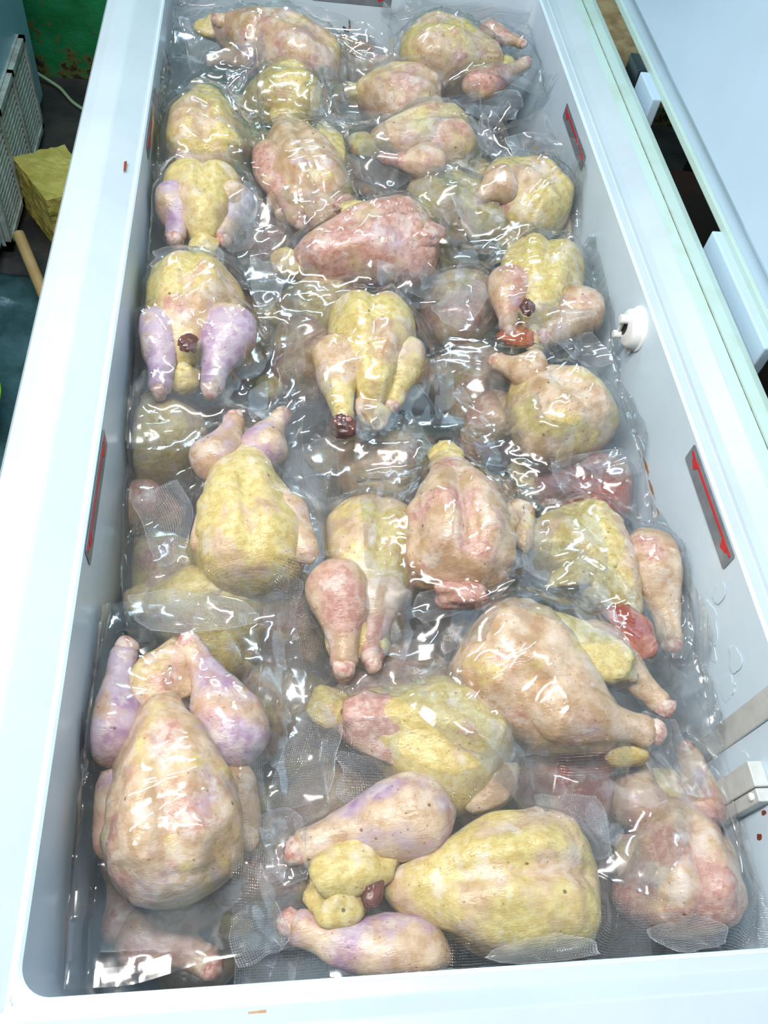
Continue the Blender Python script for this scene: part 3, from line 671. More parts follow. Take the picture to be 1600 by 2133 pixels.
chicken('yellow-backed chicken with two bruised purple drumsticks hanging along it', (385, 775), (410, 565), -0.090, W=.060, Ht=.052, col=(.68, .3, .1), legs=(((318, 680), .018, (332, 815), .008, .029), ((492, 680), .018, (440, 815), .008, .033)), legcol=(.02, .15, 1.0), lobes=(('cavity', 392, 715, .041, .010, .013, .005, 0, 'cavity'),), mg=(.03, .065, .06, .03), flaps=(('right', .05, 35),))
chicken('greenish-yellow chicken at the centre, one drumstick with dark bloody end', (775, 850), (770, 645), -0.100, W=.054, Ht=.055, col=(.75, .1, .1), legs=(((712, 735), .015, (718, 880), .005, .031), ((830, 735), .015, (815, 845), -.005, .029)), legcol=(.6, .15, .1), lobes=(('bloody_end', 718, 890, .004, .016, .013, .012, 0, 'cavity'),), mg=(.035, .035, .05, .04))
chicken('white and yellow chicken by the right wall under the round boss', (1085, 775), (1225, 945), -0.100, W=.066, Ht=.054, col=(.55, .15, .12), legs=(((1110, 765), .025, (1030, 750), .015, .027),), wings=(((1140, 850), (1178, 908), .03, .014),), legcol=(.3, .3, .2), mg=(.045, .03, .035, .045))
chicken('golden chicken with wrinkled neck skin and spread wings, left of centre', (505, 930), (530, 1240), -0.105, W=.056, Ht=.052, col=(.82, .12, .05), legs=(((435, 960), .015, (490, 868), .02, .027), ((555, 940), .01, (590, 860), .01, .027)), legcol=(.1, .4, .65), wings=(((455, 1060), (412, 1150), .022, .016), ((592, 1050), (648, 1175), .024, .018)), mg=(.035, .065, .035, .035), dots=True)
chicken('yellow chicken at the right wall with a curled thigh and orange juice', (1320, 1320), (1150, 1070), -0.115, W=.055, Ht=.048, col=(.78, .2, .0), legs=(((1345, 1150), .02, (1398, 1345), .0, .034),), legcol=(.25, .5, .1), lobes=(('juice', 1315, 1310, .030, .020, .030, .008, 10, 'juice'), ('fat_flap', 1225, 1190, .035, .040, .014, .010, 20, (1., 0, 0))), mg=(.05, .04, .04, .04))
chicken('yellow chicken on its side with a split showing pink meat', (700, 1480), (1060, 1590), -0.125, W=.060, Ht=.054, roll=-20, col=(.82, .1, .08), lobes=(('pink_meat', 800, 1515, .030, .042, .028, .014, -20, (0, .85, .1)), ('neck_skin', 1020, 1630, .01, .030, .022, .018, 20, (.5, .3, 0))), mg=(.04, .06, .065, .03), dots=True, flaps=(('tail', .03, 25),))
chicken('pink chicken with two pale breast halves in the near right corner', (1385, 1660), (1425, 1955), -0.145, W=.056, Ht=.054, col=(.05, .62, .2), legs=(((1340, 1680), .0, (1335, 1560), .01, .028), ((1450, 1680), .0, (1430, 1560), .01, .028)), legcol=(.05, .5, .5), wings=(((1318, 1760), (1315, 1900), .005, .015), ((1510, 1770), (1525, 1890), .005, .014)), keel=1.5, mg=(.04, .04, .06, .04), dots=True)
chicken('big pale chicken turned on its side, wing and two drumsticks showing', (1290, 1545), (965, 1325), -0.105, W=.066, Ht=.056, roll=25, col=(.35, .3, .12), legs=(((1150, 1450), .03, (1362, 1525), .015, .034), ((1225, 1350), .01, (1385, 1475), .005, .030)), legcol=(.15, .35, .3), wings=(((985, 1345), (1048, 1435), .015, .017),), lobes=(('breast_fat', 1200, 1345, .030, .060, .026, .012, -32, (1., 0, 0)),), mg=(.04, .04, .05, .04))
chicken('pale chicken with two feet-end drumsticks pointing to the near end', (765, 1330), (790, 1050), -0.120, W=.052, Ht=.048, col=(.62, .2, .05), legs=(((690, 1215), .03, (716, 1395), .02, .032), ((800, 1230), .02, (778, 1385), .015, .026)), legcol=(.1, .55, .2), mg=(.03, .04, .02, .04), dots=True, lobes=(('vent_skin', 745, 1320, .01, .030, .026, .020, 0, (.7, .3, 0)),))
chicken('pale pink plump chicken with red neck end pointing to the near side', (930, 960), (965, 1240), -0.095, W=.060, Ht=.056, col=(.22, .45, .12), wings=(((870, 1080), (878, 1180), .0, .014), ((1085, 1060), (1098, 1150), .0, .013)), lobes=(('neck_end', 960, 1235, .008, .028, .016, .016, 0, (0, 1.0, .2)),), keel=1.6, mg=(.05, .04, .04, .05))
chicken('big cream chicken breast up with raised bruised drumsticks, near the left wall', (335, 1440), (375, 1885), -0.100, W=.054, Ht=.058, Hb=.05, col=(.42, .42, .30), legs=(((245, 1540), .0, (264, 1348), .010, .031), ((478, 1545), .0, (390, 1342), .010, .034)), legcol=(.0, .45, .80), wings=(((246, 1625), (214, 1790), -.004, .016), ((492, 1610), (522, 1775), -.006, .015)), lobes=(('vent_skin', 338, 1412, .002, .026, .034, .020, -15, (.55, .4, 0)),), mg=(.04, .03, .045, .045), keel=1.2)
chicken('big yellow-breasted chicken lying crosswise at the near end, legs spread', (800, 1850), (1240, 1835), -0.120, W=.060, Ht=.054, col=(.66, .05, .10), legs=(((885, 1705), .02, (615, 1775), .01, .036), ((880, 1985), .0, (602, 1925), .0, .032)), legcol=(.15, .2, .6), wings=(((1190, 1745), (1090, 1700), .0, .014), ((1120, 1955), (1020, 1975), .008, .014)), keel=1.5, lobes=(('fat_tail', 745, 1810, .01, .040, .024, .024, 20, (.85, .1, 0)), ('fat_tail', 700, 1880, .005, .026, .022, .02, -30, (.95, .1, 0)), ('giblet', 775, 1855, .02, .009, .012, .008, 0, 'cavity')), mg=(.04, .055, .035, .045), tailnub=False, dots=True, flaps=(('right', .03, 30),))

def build_packs():
    global H
    n = len(PACKS)
    for i, p in enumerate(PACKS): p['upper'] = i >= UPPER_FROM
    # ---- shapes of the meat first
    for i, p in enumerate(PACKS):
        z = p['z']
        if p['xy']: Tp, Np = np.array([*p['T'], Zr(z)]), np.array([*p['N'], Zr(z)])
        else: Tp = at(*p['T'], z - p['dz'] / 2); Np = at(*p['N'], z + p['dz'] / 2)
        V, Fs, fr = torso(Tp, Np, p['W'], p['Ht'], p['Hb'], p['roll'], i * 3 + 1, p['keel'], p['lump'])
        c, ax, side, up, a = fr
        parts = [('carcass', V, Fs, None, p['col'], p['red'], p['dark'])]
        if p['tailnub']:
            tp = Tp - ax * 0.004 - up * 0.004
            bv, bf = blob(tp, 0.020, 0.024, 0.015, math.atan2(ax[1], ax[0]) - math.pi / 2, i + 50, 0.3)
            parts.append(('tail', bv, bf, 'carcass', (0.75, 0.3, 0.0), 0.0, 0.1))
        for k, lg in enumerate(p['legs']):
            (ku, kv), kz, (au, av), az, r = lg[:5]
            K = at(ku, kv, z + kz); A = at(au, av, z + az)
            dv, dfc, d = drumstick(K, A, r, i * 5 + k)
            parts.append(('drumstick', dv, dfc, None, p['legcol'], 0.0, 0.0))
            bv, bf = blob(A - d * 0.001, r * 0.34, r * 0.34, r * 0.34, 0.3 * i, i * 7 + k, 0.25, 14, 10)
            parts.append(('bone_end', bv, bf, 'drumstick', 'bone', 0, 0))
        for k, wg in enumerate(p['wings']):
            (eu, ev), (tu, tv), wz, r = wg[:4]
            E = at(eu, ev, z + wz); Tt = at(tu, tv, z + wz - 0.006)
            S = E + (Tt - E) * 0.35 + (c - E) * 0.45; S[2] = c[2] + wz * 0.5
            P = curve([S, E, E + (Tt - E) * 0.5, Tt], 26)
            R = np.interp(np.linspace(0, 1, 26), [0, .15, .4, .6, .8, .93, 1], [.9, 1.1, 1.15, 1.0, .85, .65, .15]) * r
            wv_, wf = loft(P, R, 16, 0.75)
            wv_ = wv_ + (noise3(wv_ / 0.014 + i, i + k) * 0.0028)[:, None] * np.array([0.6, 0.6, 0.6])
            parts.append(('wing', wv_, wf, None, (0.25, 0.35, 0.30), 0.0, 0.12))
        for k, lb in enumerate(p['lobes']):
            nm, u, v, lz, rx, ry, rz, yaw, tint = lb
            bv, bf = blob(at(u, v, z + lz), rx, ry, rz, math.radians(yaw), i * 11 + k, 0.35, 26, 18)
            parts.append((nm, bv, bf, 'carcass', tint, 0.0, 0.0))
        # keep the meat inside the liner
        for q in parts:
            V = q[1]; lim = XI - 0.005
            over = np.abs(V[:, 0]) - (lim - 0.012); m_ = over > 0
            V[m_, 0] = np.sign(V[m_, 0]) * (lim - 0.012 + 0.012 * np.tanh(over[m_] / 0.016))
            o2 = V[:, 1] - (YI - 0.03); m_ = o2 > 0; V[m_, 1] = YI - 0.03 + 0.024 * np.tanh(o2[m_] / 0.024)
            o3 = 0.028 - V[:, 1]; m_ = o3 > 0; V[m_, 1] = 0.028 - 0.022 * np.tanh(o3[m_] / 0.022)
        p['parts'] = parts; p['fr'] = fr
        dense = []
        for q in parts:
            F4 = np.array([f for f in q[2] if len(f) == 4]); c4 = q[1][F4]
            dense += [q[1], c4.mean(1), (c4[:, 0] + c4[:, 1]) / 2, (c4[:, 1] + c4[:, 2]) / 2]
        p['Tm'] = raster(dense, True); p['Bm'] = raster(dense, False)
    later = [None] * n; acc = np.full((GNX, GNY), 9.0)
    for i in range(n - 1, -1, -1): later[i] = acc; acc = np.minimum(acc, PACKS[i]['Bm'])
    Hs = H.copy()
    for i, p in enumerate(PACKS):
        c, ax, side, up, a = p['fr']
        base = np.array([c[0], c[1], c[2] - 0.04])
        e = empty('packed_chicken', base, p['label'], 'chicken', p['group'])
        objs = {}
        for nm, V, Fs, par, colr, red, dark in p['parts']:
            F4 = np.array([f for f in Fs if len(f) == 4]); c4 = V[F4] - V.mean(0)
            if np.einsum('ij,ij->i', np.cross(c4[:, 1] - c4[:, 0], c4[:, 2] - c4[:, 0]), c4.mean(1)).sum() < 0: Fs = [tuple(f)[::-1] for f in Fs]
            if par is None:
                o = mesh_obj(nm, V, Fs, M['skin'], e, True, base); objs[nm] = o
            else:
                mat = M['bone'] if colr == 'bone' else M['cavity'] if colr == 'cavity' else M['juice'] if colr == 'juice' else M['skin']
                o = mesh_obj(nm, V, Fs, mat, objs[par], True, base)
            if not isinstance(colr, str):
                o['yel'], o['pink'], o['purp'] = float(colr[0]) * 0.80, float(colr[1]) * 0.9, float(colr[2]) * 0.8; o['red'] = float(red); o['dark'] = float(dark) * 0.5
        # ---- the bag: two sheets of film pulled over the meat
        e1 = np.array([ax[0], ax[1]]); e1 /= np.linalg.norm(e1); e2 = np.array([-e1[1], e1[0]])
        A = np.concatenate([q[1] for q in p['parts']])[:, :2] - c[:2]
        s, t = A @ e1, A @ e2; ml, mr, mt, mn = p['mg']       # left, right, tail, neck margins
        s0, s1, t0, t1 = s.min() - mt, s.max() + mn, t.min() - mr, t.max() + ml
        ST = 0.0032
        us = np.linspace(s0, s1, max(8, int((s1 - s0) / ST))); vs = np.linspace(t0, t1, max(8, int((t1 - t0) / ST)))
        U, Vv = np.meshgrid(us, vs, indexing='ij')
        # slightly uneven outline, rounded corners
        fu = (U - s0) / (s1 - s0) * 2 - 1; fv = (Vv - t0) / (t1 - t0) * 2 - 1
        k1 = 1 + 0.025 * noise2(fv * 2.2 + i, fv * 0 + i, i); k2 = 1 + 0.025 * noise2(fu * 2.2 - i, fu * 0 + i, i + 9)
        sm, tm = (s0 + s1) / 2, (t0 + t1) / 2
        rc = 1 - 0.035 * (np.abs(fu) * np.abs(fv)) ** 6
        Us, Vs = sm + (U - sm) * k1 * rc, tm + (Vv - tm) * k2 * rc
        X = c[0] + Us * e1[0] + Vs * e2[0]; Y = c[1] + Us * e1[1] + Vs * e2[1]
        Tm = sample(p['Tm'], X, Y); on = Tm > -8
        # distance (cells) from the meat
        dist = np.where(on, 0.0, 99.0)
        for _ in range(30):
            q = np.pad(dist, 1, mode='edge')
            dist = np.minimum(dist, np.minimum.reduce([q[:-2, 1:-1], q[2:, 1:-1], q[1:-1, :-2], q[1:-1, 2:]]) + 1)
        dist *= ST
        zc = c[2] - ZR
        mid = zc - 0.002 - 0.16 * dist
        O = np.where(on, Tm + 0.0022, mid)
        lowp = sample(Hs, X, Y) + 0.003
        cap = sample(later[i], X, Y) - 0.003
        O = np.maximum(O, np.minimum(lowp, zc + 0.035 + 0 * lowp))
        O = np.where(on, np.maximum(O, Tm + 0.0022), np.minimum(O, np.maximum(cap, mid - 0.05)))
        z = O.copy()
        kc = 6
        for _ in range(kc): z = dil(z)
        for _ in range(kc): z = dil(z, np.minimum)
        z = np.maximum(z, O)
        for _ in range(30): z = np.maximum(O, avg(z) - 0.00018)
        for _ in range(3): z = np.where(on, np.maximum(Tm + 0.0016, avg(z)), avg(z))
        far = np.clip(dist / 0.02, 0, 1)
        w1, w2 = noise2(Us / 0.06, Vs / 0.06, i), noise2(Us / 0.05 + 9, Vs / 0.05, i + 3)
        def ridge(q, pw): return np.clip(1 - np.abs(q) * 1.25, 0, 1) ** pw
        th_ = 6.28 * ((i * 0.618) % 1.0); ca, sa = math.cos(th_), math.sin(th_)
        A1, B1 = Us * ca + Vs * sa, -Us * sa + Vs * ca
        rA = ridge(noise2(A1 / 0.12 + 0.8 * w1, B1 / 0.013 + 0.9 * w2 + i, i + 5), 6)
        rB = ridge(noise2(B1 / 0.14 + 0.8 * w2, A1 / 0.018 + 0.9 * w1 - i, i + 6), 7)
        rC = ridge(noise2(Us / 0.014 + w1, Vs / 0.014 + 2 * w2, i + 31), 4)
        wr2 = rA
        wr = noise2(Us / 0.040 + 2.0 * w1, Vs / 0.025 + i, i + 15)
        fold = 0
        for q in range(3):
            an_ = 6.2832 * float(_h(i, q, 3, 11)); lm_ = 0.035 + 0.06 * float(_h(i, q, 5, 12)); ph = float(_h(i, q, 7, 13))
            g_ = (Us * math.cos(an_) + Vs * math.sin(an_)) / lm_ + ph + 0.22 * w1
            tri = np.abs((g_ % 1.0) - 0.5) * 2
            msk = np.clip(0.5 + 1.3 * noise2(Us / 0.07 + q * 5, Vs / 0.07, i + q), 0, 1)
            fold = fold + tri * msk * lm_ / 0.06
        wl_ = 1.0 if p['upper'] else 0.45
        z = z + far * wl_ * (0.0070 * fold + 0.0012 * rA + 0.0008 * rB) + (1 - far) * wl_ * (0.0016 * fold + 0.0036 * rA + 0.0032 * rB + 0.0003 * rC)
        # flaps that stand up
        for sd, ln, ang in p['flaps']:
            dd = {'tail': Us - s0, 'neck': s1 - Us, 'right': Vs - t0, 'left': t1 - Vs}[sd]
            dr = {'tail': e1, 'neck': -e1, 'right': e2, 'left': -e2}[sd]
            wob = 1 + 0.35 * noise2((Vs if sd in ('tail', 'neck') else Us) / 0.05, 0 * Us + i, i + 77)
            r_ = np.clip(ln - dd, 0, None); an = math.radians(ang) * wob * np.clip(r_ / 0.02, 0, 1)
            sh = r_ * (1 - np.cos(an)); X = X + dr[0] * sh; Y = Y + dr[1] * sh; z = z + r_ * np.sin(an)
        # film that meets a wall turns up along it
        wall_gap = 0.0035 + 0.002 * (wr2 ** 2)
        for arr, lim, sg in ((X, XI - 0.002, 1), (X, -XI + 0.002, -1), (Y, YI - 0.002, 1), (Y, 0.002, -1)):
            over = np.clip(sg * (arr - lim) + 0.012, 0, None)
            z += np.where(over > 0, 0.75 * np.clip(over - 0.006, 0, None), 0)
            lm = lim - sg * wall_gap
            ov = sg * (arr - lm) > 0
            arr[ov] = lm[ov]
        nu, nv = X.shape
        top = np.stack([X, Y, Zr(z)], -1)
        Bm = sample(p['Bm'], X, Y)
        zb = np.where(on, np.minimum(Bm - 0.002, z - 0.004), z - 0.0016)
        for _ in range(2): zb = np.minimum(avg(zb), z - 0.0014)
        bot = np.stack([X, Y, Zr(zb)], -1)
        VV = np.concatenate([top.reshape(-1, 3), bot.reshape(-1, 3)])
        idx = np.arange(nu * nv).reshape(nu, nv)
        q1 = np.stack([idx[:-1, :-1], idx[1:, :-1], idx[1:, 1:], idx[:-1, 1:]], -1).reshape(-1, 4)
        und = on.ravel()[q1].all(1)
        Fq = np.concatenate([q1, (q1[und] + nu * nv)[:, ::-1]])
        uv = np.concatenate([np.stack([U, Vv], -1).reshape(-1, 2)] * 2)
        used = np.unique(Fq); remap = np.zeros(len(VV), int); remap[used] = np.arange(len(used)); VV, uv, Fq = VV[used], uv[used], remap[Fq]
        lay = np.concatenate([1 + (far.ravel() if p['upper'] else 0 * far.ravel()), np.ones(nu * nv)])[used]
        bag = mesh_obj('vacuum_bag', VV, Fq.tolist(), M['film_dots'] if p['dots'] else M['film'], e, True, base, uv, lay)
        p['bag'] = bag; p['base'] = base
        # heat seal across one end (or both) of the bag
        for rows in ((2, 3, 4), (nu - 5, nu - 4, nu - 3)):
            S = top[list(rows)] + np.array([0, 0, 0.0012])
            SV = S.reshape(-1, 3); ii = np.arange(len(rows) * nv).reshape(len(rows), nv)
            sf = np.stack([ii[:-1, :-1], ii[1:, :-1], ii[1:, 1:], ii[:-1, 1:]], -1).reshape(-1, 4)
            mesh_obj('seal_strip', SV, sf.tolist(), M['seal'], bag, True, base)
        ring = np.concatenate([idx[:, 0], idx[-1, 1:], idx[-2::-1, -1], idx[0, -2:0:-1]])
        inn = np.concatenate([idx[:, 1], idx[-2, 1:], idx[-2::-1, -2], idx[1, -2:0:-1]])
        tv = top.reshape(-1, 3); EV = np.concatenate([tv[ring], 0.5 * (tv[ring] + tv[inn])]) + np.array([0, 0, 0.0007]); nr = len(ring)
        mesh_obj('bag_edge_glint', EV, [(k_, (k_ + 1) % nr, (k_ + 1) % nr + nr, k_ + nr) for k_ in range(nr)], M['edge'], bag, True, base)  # white strip standing in for the glint along the bag's edge
        Hs = np.maximum(Hs, np.where(p['Tm'] > -8, p['Tm'], -9))
build_packs()

# ---- loose ends of bags that stand up or lie over their neighbours
def flap(word, corners, dots=False, seed=0, bend=0.009):
    """corners: four (u, v, height below rim); the sheet belongs to the bag whose label holds the word"""
    P = [at(u, v, z) for u, v, z in corners]
    owner = [p for p in PACKS if word in p['label']][0]; n = 26
    a_, b_3 = np.meshgrid(np.linspace(0, 1, n), np.linspace(0, 1, n), indexing='ij')
    # soft outline
    wob = 0.13 * noise2(a_ * 2.3 + seed, b_3 * 2.3, seed); wob2 = 0.13 * noise2(a_ * 2.3, b_3 * 2.3 + seed, seed + 1)
    ra, rb_ = a_ * 2 - 1, b_3 * 2 - 1                       # rounded corners
    A2, B2 = 0.5 + 0.5 * ra * np.sqrt(1 - 0.30 * rb_ ** 2) + wob, 0.5 + 0.5 * rb_ * np.sqrt(1 - 0.30 * ra ** 2) + wob2
    G = (P[0][None, None] * ((1 - A2) * (1 - B2))[..., None] + P[1][None, None] * (A2 * (1 - B2))[..., None] + P[2][None, None] * (A2 * B2)[..., None] + P[3][None, None] * ((1 - A2) * B2)[..., None])
    nv_ = np.cross(P[1] - P[0], P[3] - P[0]); nv_ /= np.linalg.norm(nv_)
    an_ = 6.28 * ((seed * 0.37) % 1); cr_ = np.abs(((a_ * math.cos(an_) + b_3 * math.sin(an_)) * 1.3 + 0.3) % 1.0 - 0.5)
    G = G + nv_ * (bend * (np.sin(np.pi * a_) * 0.8 + 1.2 * cr_ + 0.7 * noise2(a_ * 4 + seed, b_3 * 4, seed + 2)))[..., None]
    lim = XI - 0.003; G[..., 0] = np.clip(G[..., 0], -lim, lim); G[..., 1] = np.clip(G[..., 1], 0.004, YI - 0.003)
    edge = np.minimum.reduce([a_, 1 - a_, b_3, 1 - b_3]); lay = 2 + 3.2 * np.clip(1 - edge / 0.035, 0, 1) ** 1.5  # whiter border paints the bright line of the flap's edge
    idx = np.arange(n * n).reshape(n, n); q1 = np.stack([idx[:-1, :-1], idx[1:, :-1], idx[1:, 1:], idx[:-1, 1:]], -1).reshape(-1, 4)
    L1, L2 = (np.linalg.norm(P[1] - P[0]) + np.linalg.norm(P[2] - P[3])) / 2, (np.linalg.norm(P[3] - P[0]) + np.linalg.norm(P[2] - P[1])) / 2
    mesh_obj('bag_flap', G.reshape(-1, 3), q1.tolist(), M['flap_dots' if dots else 'flap'], owner['bag'], True, owner['base'], np.stack([a_ * L1, b_3 * L2], -1).reshape(-1, 2), lay.ravel())
flap('next to the far sticker', [(470, 150, -.03), (538, 98, .0), (494, 200, -.045), (466, 190, -.045)], seed=1)
flap('next to the far sticker', [(466, 188, -.045), (494, 198, -.045), (522, 378, -.085), (502, 335, -.075)], seed=2, bend=.003)
flap('next to the far sticker', [(350, 190, -.05), (400, 150, -.04), (470, 190, -.05), (440, 215, -.045)], seed=3)
flap('in a bag with upright flaps', [(985, 300, -.06), (1014, 212, -.01), (1062, 275, -.03), (1050, 340, -.065)], seed=4)
flap('in a bag with upright flaps', [(1050, 285, -.04), (1150, 270, -.02), (1175, 335, -.06), (1060, 345, -.065)], seed=5)
flap('in a bag with upright flaps', [(955, 355, -.05), (985, 325, -.03), (1040, 400, -.06), (1010, 440, -.08)], seed=6)
flap('lying across between far middle birds', [(738, 290, -.05), (800, 278, -.04), (876, 352, -.06), (780, 405, -.085)], dots=True, seed=7)
flap('lying across between far middle birds', [(898, 335, -.05), (912, 288, -.02), (932, 360, -.05), (905, 372, -.06)], seed=8)
flap('in the far left corner', [(370, 30, -.02), (400, 40, -.02), (440, 128, -.075), (396, 168, -.09)], seed=9)
flap('in the far left corner', [(610, 30, -.03), (690, 40, -.02), (700, 110, -.05), (650, 100, -.04)], seed=10)
flap('in the far right corner', [(690, 95, -.05), (728, 38, -.02), (805, 60, -.03), (800, 140, -.06)], seed=11)
flap('in the far right corner', [(820, 120, -.06), (840, 60, -.02), (905, 40, -.015), (890, 90, -.03)], seed=12)
flap('in the far right corner', [(960, 210, -.06), (1095, 180, -.05), (1085, 265, -.10), (1000, 250, -.09)], seed=13)
flap('deep yellow chicken', [(620, 175, -.05), (650, 165, -.045), (700, 235, -.07), (640, 245, -.07)], seed=14)
flap('one yellow flank', [(640, 235, -.03), (715, 228, -.03), (735, 310, -.06), (700, 330, -.06)], seed=15)
flap('tail-on with two lilac', [(480, 430, -.045), (548, 462, -.06), (525, 525, -.08), (455, 520, -.08)], dots=True, seed=16)
flap('bruised purple', [(512, 525, -.05), (600, 528, -.05), (592, 625, -.075), (535, 650, -.07)], dots=True, seed=17)
flap('bruised purple', [(300, 510, -.05), (440, 495, -.04), (500, 550, -.05), (330, 560, -.055)], dots=True, seed=18)
flap('torn red skin', [(835, 560, -.075), (900, 545, -.06), (948, 625, -.09), (850, 612, -.09)], dots=True, seed=19)
flap('orange cavity end', [(895, 640, -.08), (985, 560, -.06), (1032, 612, -.06), (945, 695, -.085)], dots=True, seed=20)
flap('orange cavity end', [(1150, 700, -.08), (1240, 690, -.07), (1290, 760, -.08), (1180, 740, -.08)], seed=21)
flap('wrinkled neck skin and spread wings', [(253, 1022, -.09), (388, 990, -.08), (398, 1145, -.09), (330, 1215, -.105)], dots=True, seed=22)
flap('wrinkled neck skin and spread wings', [(400, 1235, -.10), (640, 1180, -.09), (620, 1300, -.11), (520, 1290, -.115)], dots=True, seed=23)
flap('red neck end pointing', [(845, 1235, -.085), (1075, 1190, -.075), (1065, 1228, -.08), (872, 1318, -.095)], seed=24)
flap('red neck end pointing', [(1080, 1060, -.07), (1280, 1110, -.08), (1240, 1215, -.085), (1080, 1200, -.08)], dots=True, seed=25)
flap('one drumstick with dark bloody end', [(620, 930, -.10), (690, 900, -.09), (700, 1000, -.11), (650, 1050, -.115)], dots=True, seed=26)
flap('split showing pink meat', [(612, 1472, -.085), (720, 1495, -.08), (700, 1655, -.10), (545, 1705, -.115)], dots=True, seed=27)
flap('split showing pink meat', [(700, 1560, -.085), (900, 1590, -.085), (930, 1660, -.10), (720, 1680, -.10)], dots=True, seed=28)
flap('legs spread', [(995, 1985, -.06), (1170, 1930, -.075), (1285, 1985, -.06), (1000, 2012, -.05)], dots=True, seed=29, bend=.002)
flap('legs spread', [(530, 1690, -.10), (640, 1690, -.09), (640, 1850, -.10), (560, 1830, -.115)], seed=30)
flap('legs spread', [(1100, 1650, -.09), (1260, 1620, -.09), (1285, 1800, -.10), (1225, 1790, -.09)], dots=True, seed=31)
flap('legs spread', [(460, 1900, -.115), (590, 1860, -.105), (620, 1960, -.10), (480, 2030, -.11)], dots=True, seed=32)
flap('curled thigh and orange juice', [(1395, 1125, -.09), (1462, 1235, -.09), (1432, 1395, -.105), (1385, 1330, -.10)], seed=33)
flap('wing and two drumsticks showing', [(1000, 1500, -.10), (1085, 1470, -.085), (1160, 1575, -.10), (1080, 1582, -.11)], dots=True, seed=34)
flap('wing and two drumsticks showing', [(1300, 1500, -.09), (1400, 1480, -.085), (1500, 1680, -.11), (1380, 1640, -.11)], seed=35)
flap('two pale breast halves', [(1470, 1570, -.10), (1535, 1690, -.10), (1552, 1860, -.12), (1500, 1720, -.115)], seed=36)
flap('two pale breast halves', [(1320, 1930, -.11), (1500, 1900, -.10), (1530, 1960, -.09), (1400, 1985, -.085)], dots=True, seed=37, bend=.002)
flap('raised bruised drumsticks', [(225, 1225, -.07), (300, 1330, -.08), (560, 1310, -.09), (500, 1240, -.085)], dots=True, seed=38)
flap('raised bruised drumsticks', [(130, 1470, -.06), (190, 1560, -.09), (190, 1640, -.10), (150, 1560, -.07)], seed=39)
flap('under the round boss', [(1130, 960, -.09), (1290, 930, -.08), (1310, 960, -.09), (1200, 1000, -.10)], seed=40)

# ================================================================== around the freezer
# neighbouring appliance with a louvred vent
M['bluelit'] = plain('blue_lit_enamel', (0.30, 0.58, 0.74), 0.3, var=0.1, vscale=4)  # blue cast of the far lamp put into the enamel colour
nf = empty('vented_appliance', (-1.1, 1.7, 0), 'appliance with a louvred vent standing beside the green wall', 'freezer')
nfo = (-1.1, 1.7, 0)
MB().box((-1.42, 1.15, 0.02), (-0.778, 2.375, 0.84)).build('cabinet', M['bluelit'], nf, loc=nfo, bevel=0.03)
MB().box((-1.40, 1.17, 0.0), (-0.81, 2.35, 0.02)).build('plinth', M['black'], nf, loc=nfo)
gy0, gy1, gz0, gz1 = 1.70, 2.215, 0.035, 0.285
g = MB().box((-0.780, gy0, gz0), (-0.770, gy1, gz1)).build('vent_grille', M['grille'], nf, loc=nfo)
mbf = MB()
for y0, y1 in ((gy0, gy0 + 0.018), (gy0 + 0.163, gy0 + 0.178), (gy0 + 0.333, gy0 + 0.348), (gy1 - 0.018, gy1)): mbf.box((-0.771, y0, gz0), (-0.757, y1, gz1))
mbf.box((-0.771, gy0, gz0), (-0.757, gy1, gz0 + 0.014)).box((-0.771, gy0, gz1 - 0.014), (-0.757, gy1, gz1))
o = mbf.build('grille_frame', M['grille'], g); o.data.transform(Matrix.Translation(-Vector(nfo)))
sl = None
for col_ in range(3):
    y0 = gy0 + 0.020 + col_ * 0.1675
    for r in range(15):
        zz = gz0 + 0.019 + r * 0.0148
        if sl is None:
            mbs = MB().prism([(0, 0, 0), (0.009, 0, 0.001), (0.002, 0, 0.009), (0, 0, 0.009)], (0, 0.140, 0))
            sl = mbs.build('slat', M['grille'], g); so = sl
        else:
            so = sl.copy(); C.objects.link(so)
        so.location = (-0.770 - nfo[0], y0 - nfo[1], zz)

# block of upholstery foam
A_, B_, D_ = np.array([-0.764, 1.892, 0.15]), np.array([-0.649, 1.964, 0.15]), np.array([-0.659, 1.732, 0.15])
C_ = B_ + (D_ - A_)
def grid_box(P00, P10, P11, P01, h, n=14):
    V = []; Fs = []
    P = [np.asarray(q, float) for q in (P00, P10, P11, P01)]
    bm = bmesh.new(); dn = np.array([0, 0, -h])
    vs = [bm.verts.new(q) for q in P] + [bm.verts.new(q + dn) for q in P]
    for f in ((0, 1, 2, 3), (7, 6, 5, 4), (0, 4, 5, 1), (1, 5, 6, 2), (2, 6, 7, 3), (3, 7, 4, 0)): bm.faces.new([vs[i] for i in f])
    bmesh.ops.subdivide_edges(bm, edges=bm.edges[:], cuts=n, use_grid_fill=True)
    bmesh.ops.recalc_face_normals(bm, faces=bm.faces[:])
    Vn = np.array([v.co[:] for v in bm.verts]); d = 0.004 * noise3(Vn / 0.03, 5) + 0.003 * noise3(Vn / 0.01, 6)
    for v, q in zip(bm.verts, d): v.co += v.normal * q * (0 if v.co.z < 0.004 else 1)
    Vo = [v.co[:] for v in bm.verts]; bm.verts.index_update(); Fo = [[v.index for v in f.verts] for f in bm.faces]; bm.free()
    return Vo, Fo
V, Fs = grid_box(A_, D_, C_, B_, 0.149)
tag(mesh_obj('foam_block', V, Fs, M['foam'], None, False, (-0.66, 1.85, 0)), 'yellow foam block on the dark floor beside the vent', 'foam block')
